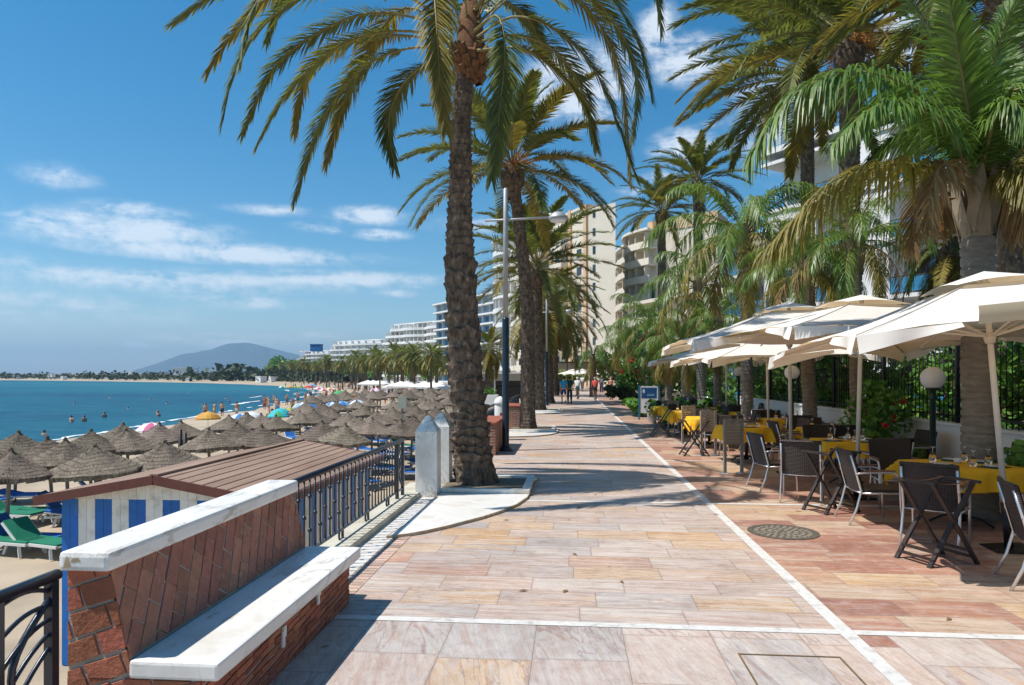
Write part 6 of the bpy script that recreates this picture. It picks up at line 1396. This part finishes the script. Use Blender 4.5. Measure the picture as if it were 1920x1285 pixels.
# small signs and posts among the umbrellas
p = PZ(754, 760, 33); b = thing('notice_board', 'blank pale notice board on a post among the thatched umbrellas', 'sign', (p.x, p.y, BZ)); q = MB(); q.box(-.2, .2, -.02, .02, 2.65, 3.2); obj('panel', q, paint(.45, .47, .38), b); q = MB(); q.box(-.04, .04, .021, .08, -.1, 3.1); obj('post', q, m_thin, b)
for px, py, lab in ((338, 805, 'left wooden post standing in the sand among the umbrellas'), (347, 812, 'right wooden post standing in the sand among the umbrellas')):
    p = PZ(px, py, 26); b = tag(obj('beach_post', (lambda q: (q.tube([(0, 0, -.2), (0, 0, p.z - BZ)], [.09, .07], 8), q)[1])(MB()), m_dark), lab, 'post'); b.location = (p.x, p.y, BZ)
# ---------------------------------------------------------------- people
def skin_mesh(name, verts, edges, radii, mat, sub=1):
    me = bpy.data.meshes.new(name); me.from_pydata(verts, edges, []); o = bpy.data.objects.new(name, me); C.objects.link(o)
    o.modifiers.new('s', 'SKIN'); sk = me.skin_vertices[0].data
    for i, r_ in enumerate(radii): sk[i].radius = r_ if isinstance(r_, tuple) else (r_, r_); sk[i].use_root = i == 0
    if sub: s = o.modifiers.new('d', 'SUBSURF'); s.levels = sub; s.render_levels = sub
    m2 = bpy.data.meshes.new_from_object(o.evaluated_get(bpy.context.evaluated_depsgraph_get())); bpy.data.objects.remove(o)
    m2.materials.clear(); m2.materials.append(mat); m2.polygons.foreach_set('use_smooth', [True] * len(m2.polygons)); m2.name = name; return m2
def limb(ln, base, d0, bend, axis, l1, l2):
    d = V(d0).normalized(); j = V(base) + d * l1; d2 = Matrix.Rotation(bend, 3, V(axis)) @ d; return j, j + d2 * l2
def person(label, loc, rotz, legs=((0, 0), (0, 0)), arms=((0, .1), (0, .1)), lean=0, top=None, top_len=.3, bottom=None, bot_len=.45, hair=(.05, .03, .02), hat=None, bag=None, sleeves=.25, fine=True, group=None, scale=1.0, sit=0, shoes=True, fem=False):
    """faces +Y; legs/arms: (forward swing, bend) per side in radians"""
    b = thing('person', label, 'person', loc, rotz, group); b.scale = (scale,) * 3
    ca = lambda z, y=0: V((0, y + math.sin(lean) * (z - .95), .95 + math.cos(lean) * (z - .95)))
    vs, es, rs = [], [], []
    def add(p, r_, par=None):
        vs.append(tuple(p)); rs.append(r_)
        if par is not None: es.append((par, len(vs) - 1))
        return len(vs) - 1
    w_ = .9 if fem else 1.0
    pel = add(ca(.95), (.155, .11)); wai = add(ca(1.1), (.128 * w_, .095), pel); che = add(ca(1.3), (.155 * w_, .11), wai); nb = add(ca(1.45), (.085, .07), che); nk = add(ca(1.52, .01), .052, nb); hd0 = add(ca(1.58, .02), .07, nk); hd = add(ca(1.65, .025), (.082, .092), hd0); hd2 = add(ca(1.735, .015), .055, hd)
    if fine: add(ca(1.635, .125), .014, hd)
    pts = {}
    for s, (sw, bd_), (asw, abd) in ((-1, legs[0], arms[0]), (1, legs[1], arms[1])):
        hp = ca(.9) + V((s * .09, 0, 0)); kn = hp + V((s * .01, math.sin(sw), -math.cos(sw))) * .43; s2 = sw - bd_; an = kn + V((0, math.sin(s2), -math.cos(s2))) * .42; to = an + V((s * .02, .15 * math.cos(max(0, bd_ - sw) * .8), -.05 - .1 * math.sin(max(0, bd_ - sw) * .8)))
        h_ = add(hp, .088, pel); k_ = add(kn, .058, h_); c_ = add(kn.lerp(an, .35), .056, k_); a_ = add(an, .037, c_); add(to, (.034, .026), a_)
        sh_ = ca(1.42) + V((s * .185 * w_, 0, 0)); elb = sh_ + V((s * .12, math.sin(asw), -math.cos(asw))) * .29; a2 = asw + abd; wr = elb + V((s * .02, math.sin(a2), -math.cos(a2))) * .25; hn = wr + (wr - elb).normalized() * .075
        s_ = add(sh_, .058, che); e_ = add(elb, .042, s_); f_ = add(wr, .027, e_); p_ = add(hn, (.036, .018), f_)
        if fine:
            dd_ = (wr - elb).normalized(); sd = V((1, 0, 0)); f2 = dd_.cross(sd).normalized()
            for q_, ln in ((-.027, .062), (-.009, .078), (.009, .074), (.027, .056)): add(hn + dd_ * ln + f2 * q_ + sd * -s * .015, .008, p_)
            add(hn + f2 * .05 + dd_ * .025, .009, p_)
        pts[s] = (hp, kn, an, to, sh_, elb, wr)
    bme = skin_mesh('body', vs, es, rs, m_skin, 1 if fine else 0); bo = bpy.data.objects.new('body', bme); C.objects.link(bo); bo.parent = b
    if top is not None:
        vs2, rs2, es2 = [], [], []
        seq = [(.93, (.172, .125)), (1.1, (.15 * w_, .115)), (1.3, (.172 * w_, .125)), (1.44, (.10, .085))]
        for z_, r_ in seq: vs2.append(tuple(ca(z_))); rs2.append(r_)
        es2 = [(0, 1), (1, 2), (2, 3)]
        for s in (-1, 1):
            sh_, elb = pts[s][4], pts[s][5]; vs2 += [tuple(sh_), tuple(sh_.lerp(elb, min(1, sleeves * 2.6)))]; rs2 += [.076, .062]; n = len(vs2); es2 += [(2, n - 2), (n - 2, n - 1)]
        o = bpy.data.objects.new('shirt', skin_mesh('shirt', vs2, es2, rs2, paint(*top), 1 if fine else 0)); C.objects.link(o); o.parent = b
    if bottom is not None:
        vs2, rs2, es2 = [tuple(ca(1.0)), tuple(ca(.92))], [(.16, .118), (.168, .125)], [(0, 1)]
        for s in (-1, 1):
            hp, kn, an = pts[s][:3]; P = [hp, hp.lerp(kn, min(1, bot_len * 1.6))] + ([kn.lerp(an, .93)] if bot_len > .8 else []); i0 = 1
            for p, r_ in zip(P, (.105, .085, .06)): vs2.append(tuple(p)); rs2.append(r_); es2.append((i0, len(vs2) - 1)); i0 = len(vs2) - 1
        o = bpy.data.objects.new('trousers' if bot_len > .8 else 'shorts', skin_mesh('shorts', vs2, es2, rs2, paint(*bottom), 1 if fine else 0)); C.objects.link(o); o.parent = b
    q = MB(); c_ = ca(1.67, -.012); q.sphere(c_, .092, .098, .098, 12, 8); obj('cap' if hat else 'hair', q, paint(*(hat or hair)), b)
    if fine:
        for s in (-1, 1):
            q = MB(); q.sphere(ca(1.655, .108) + V((s * .032, 0, 0)), .011, .008, .007, 6, 4); obj('eye', q, m_black, b)
            q = MB(); q.sphere(ca(1.645, .02) + V((s * .093, 0, 0)), .012, .02, .032, 6, 5); obj('ear', q, m_skin, b)
        q = MB(); q.sphere(ca(1.60, .098), .026, .008, .007, 8, 4); obj('mouth', q, paint(.32, .1, .08), b)
        if shoes:
            for s in (-1, 1):
                an, to = pts[s][2], pts[s][3]; q = MB(); q.tube([an.lerp(to, -.45) + V((0, 0, -.03)), an.lerp(to, .3) + V((0, 0, -.01)), to + (to - an) * .25], [.048, .052, .034], 8); obj('shoe', q, m_black, b)
    if bag is not None:
        q = MB(); p = ca(1.25, -.19); q.box(p.x - .15, p.x + .15, p.y - .1, p.y + .08, p.z - .22, p.z + .2); obj('backpack', q, paint(*bag), b, .04)
    return b
def at(px, py): return G(px, py)
p = at(1057, 758); person('walking man in bright blue T-shirt and navy shorts seen from behind', p, R(4), ((.38, .15), (-.28, .45)), ((-.45, .5), (.35, .5)), .08, (.02, .36, .62), .3, (.01, .03, .16), .5, scale=1.0)
p = PXD(1068, 44.5); person('walker with dark green backpack and long trousers behind the blue T-shirt man', p, R(2), ((.3, .1), (-.25, .3)), ((-.2, .3), (.2, .3)), .05, (.05, .06, .07), .3, (.015, .016, .03), 1.0, bag=(.02, .07, .045), scale=1.0)
def bicycle(label, loc, rotz):
    b = thing('bicycle', label, 'bicycle', loc, rotz)
    for y in (-.52, .52):
        q = MB(); q.tube([(0, y + .33 * math.cos(k * math.pi / 12), .345 + .33 * math.sin(k * math.pi / 12)) for k in range(25)], .019, 6, 0, False); wl = obj('wheel', q, m_black, b); q = MB()
        for k in range(10): a = k * math.pi / 5; q.tube([(0, y, .345), (0, y + .32 * math.cos(a), .345 + .32 * math.sin(a))], .003, 3, 0, False)
        obj('spokes', q, m_alu, wl)
    q = MB(); bb_, st, hd = (0, -.08, .32), (0, -.2, .86), (0, .36, .84)
    for a, c in ((bb_, st), (bb_, hd), (st, hd), (st, (0, -.52, .345)), (bb_, (0, -.52, .345)), (hd, (0, .52, .345))): q.tube([a, c], .017, 6)
    obj('frame', q, m_black, b); q = MB(); q.tube([(-.28, .28, 1.0), (-.2, .36, 1.02), (.2, .36, 1.02), (.28, .28, 1.0)], .013, 6); q.tube([hd, (0, .36, 1.02)], .014, 6); obj('handlebar', q, m_black, b)
    q = MB(); q.sphere((0, -.22, .91), .07, .14, .035, 10, 6); obj('saddle', q, m_black, b); q = MB(); q.tube([(-.1, -.08, .2), (.1, -.08, .44)], .012, 5); q.box(-.15, -.08, -.13, -.03, .185, .21); q.box(.08, .15, -.13, -.03, .43, .455); obj('crank', q, m_alu, b)
for px, d, tp, bt, hatc, lab in ((1083, 52, (.72, .74, .74), (.02, .22, .22), (.7, .72, .72), 'in white top, white cap and teal shorts'), (1116, 50, (.62, .07, .06), (.04, .04, .05), None, 'in red top with grey hair')):
    p = PXD(px, d); bicycle('black bicycle under the cyclist ' + lab, p, R(3)); person('cyclist ' + lab + ' riding away', p + V((0, -.16, .02)), R(3), ((1.15, 1.25), (.75, .95)), ((.75, .25), (.75, .25)), .35, tp, .3, bt, .5, hat=hatc, hair=(.4, .37, .34), scale=.97)
p = PXD(1146, 51); person('bare-chested man in dark green shorts near the white entrance', p, R(170), ((.2, .1), (-.2, .25)), ((.5, .9), (-.1, .2)), 0, None, .3, (.03, .08, .07), .55, scale=1.0)
p = PXD(998, 33.5); p = V((-2.0, 33, 0)); 
person('person in red top and dark skirt standing behind the second palm trunk', PXD(998, 40, .0), R(20), ((0, 0), (.1, .1)), ((.3, .6), (.1, .4)), 0, (.6, .05, .03), .3, (.03, .02, .06), .6, scale=1.0, hair=(.2, .12, .05), fem=True)
for px, d, tp, lab in ((1092, 90, (.7, .7, .7), 'far walker in white near the pergola'), (1128, 70, (.1, .1, .12), 'far walker in dark clothes behind the red cyclist'), (1050, 62, (.35, .2, .16), 'far walker beside the fifth palm trunk')): person(lab, PXD(px, d), R(180 if px > 1100 else 0), ((.2, .1), (-.2, .2)), ((.2, .2), (-.2, .2)), 0, tp, .3, (.05, .06, .1), .9, fine=False)
# bathers standing in the water and people on the sand
BA = [(134, 792, 'dark-haired bather standing waist deep, leftmost of the two together', 1.02), (158, 791, 'bather standing waist deep, right of the two together', 1.05), (196, 783, 'bather standing chest deep beyond the pair', 1.08), (297, 781, 'bather with arm raised standing in the water', 1.12), (83, 816, 'lone swimmer whose head and shoulders show above the water', 1.32), (467, 745, 'far swimmer alone out in the bay', 1.32), (430, 753, 'swimmer standing deep in the water left of the four bathers', 1.2), (422, 748, 'smallest far swimmer near the standing one', 1.35)]
BA += [(px_, py_, 'small dark swimmer out in the bay beyond the umbrellas', 1.38) for px_, py_ in ((283, 751), (313, 757), (240, 768), (352, 738), (205, 746), (380, 762), (442, 735), (140, 757))]
for px, py, lab, dep in BA:
    p = G(px, py, SZ); person(lab, p + V((0, 0, -dep)), R(random.Random(px).uniform(-180, 180)), ((.1, 0), (-.1, 0)), ((.2, .4), (-.1, .3)) if 'raised' not in lab else ((2.6, .3), (.1, .3)), 0, None, .3, (.03, .04, .12), .5, fine=False, group='swimmers out in the bay' if 'swimmer out' in lab else None)
SB = [(184, 815, 23, 'man in dark shorts standing behind the umbrellas at the waterline', (.02, .02, .06), None), (483, 779, 46, 'bare-chested man in navy shorts standing by the water with hands on hips', (.01, .02, .10), None)]
SB += [(505 + k * 5.5, 776, 54, 'tanned bather in dark trunks, %s of the four standing in a row' % n_, (.02, .02, .07), None) for k, n_ in enumerate(('leftmost', 'second', 'third', 'rightmost'))]
SB += [(560, 768, 60, 'person at the foot of the white parasol near the water', (.1, .02, .03), (.5, .1, .1)), (595, 763, 62, 'dark tanned person standing where the wave runs up', (.3, .04, .03), None), (606, 758, 64, 'person in grey walking on the wet sand', (.1, .1, .11), (.2, .19, .19)), (630, 752, 70, 'taller of the two bathers in red on the open sand', (.4, .05, .03), None), (634, 752, 71, 'second of the two bathers in red on the open sand', (.4, .06, .04), None), (700, 748, 80, 'bather standing beside the white parasol on the open sand', (.3, .1, .08), None)]
for px, py, d, lab, bt, tp in SB:
    p = PXD(px, d); p.z = sand_z(p); p.z = max(p.z, SZ - .2); person(lab, p, R(random.Random(int(px * 7)).uniform(-180, 180)), ((.1, .05), (-.1, .05)), ((.1, .7), (-.2, .5)), 0, tp, .3, bt, .5, fine=False)
r = random.Random(61); cols = [(.5, .05, .04), (.02, .03, .1), (.03, .03, .03), (.5, .45, .4), (.03, .2, .4), (.5, .3, .05)]
crowd = [person('bather standing in the crowd on the far sand', (0, 0, -50), 0, ((.15, .05), (-.15, .1)), ((.1, .5), (-.2, .4)), 0, None, .3, cols[k], .5, fine=False, group='bathers on the far sand') for k in range(6)]
nc = 0
for k in range(150):
    d = 75 * (300 / 75) ** r.random(); 
    i = min(range(len(CC)), key=lambda i: abs(-CC[i][0] * sT + CC[i][1] * cT - d)); n = cnorm(i); o_ = r.uniform(-2, 26) if r.random() < .8 else r.uniform(20, 50); p = V((CC[i][0] + n.x * o_ + r.uniform(-4, 4), CC[i][1] + n.y * o_ + r.uniform(-4, 4), 0)); p.z = max(sand_z(p), SZ - .5)
    if nc < 6: o = crowd[nc]; o.location = p; o.rotation_euler = (0, 0, r.uniform(0, 6)); nc += 1
    else: dup(crowd[k % 6], p, r.uniform(0, 6))
# ---------------------------------------------------------------- the air
mb = MB(); mb.box(-14500, 2500, -240, 14500, -7.6, 560)
hz = bpy.data.materials.new('haze'); hz.use_nodes = True; t = hz.node_tree; t.nodes.clear()
pv = nd(t, 'ShaderNodeVolumePrincipled', {'Color': (.46, .73, 1, 1), 'Density': HAZE, 'Anisotropy': .25}) if HAZE else None
ou = nd(t, 'ShaderNodeOutputMaterial')
if HAZE:
    t.links.new(pv.outputs[0], ou.inputs['Volume']); o = obj('haze', mb, hz); o['kind'] = 'stuff'; o['label'] = 'thin blue haze over the bay and the mountain'
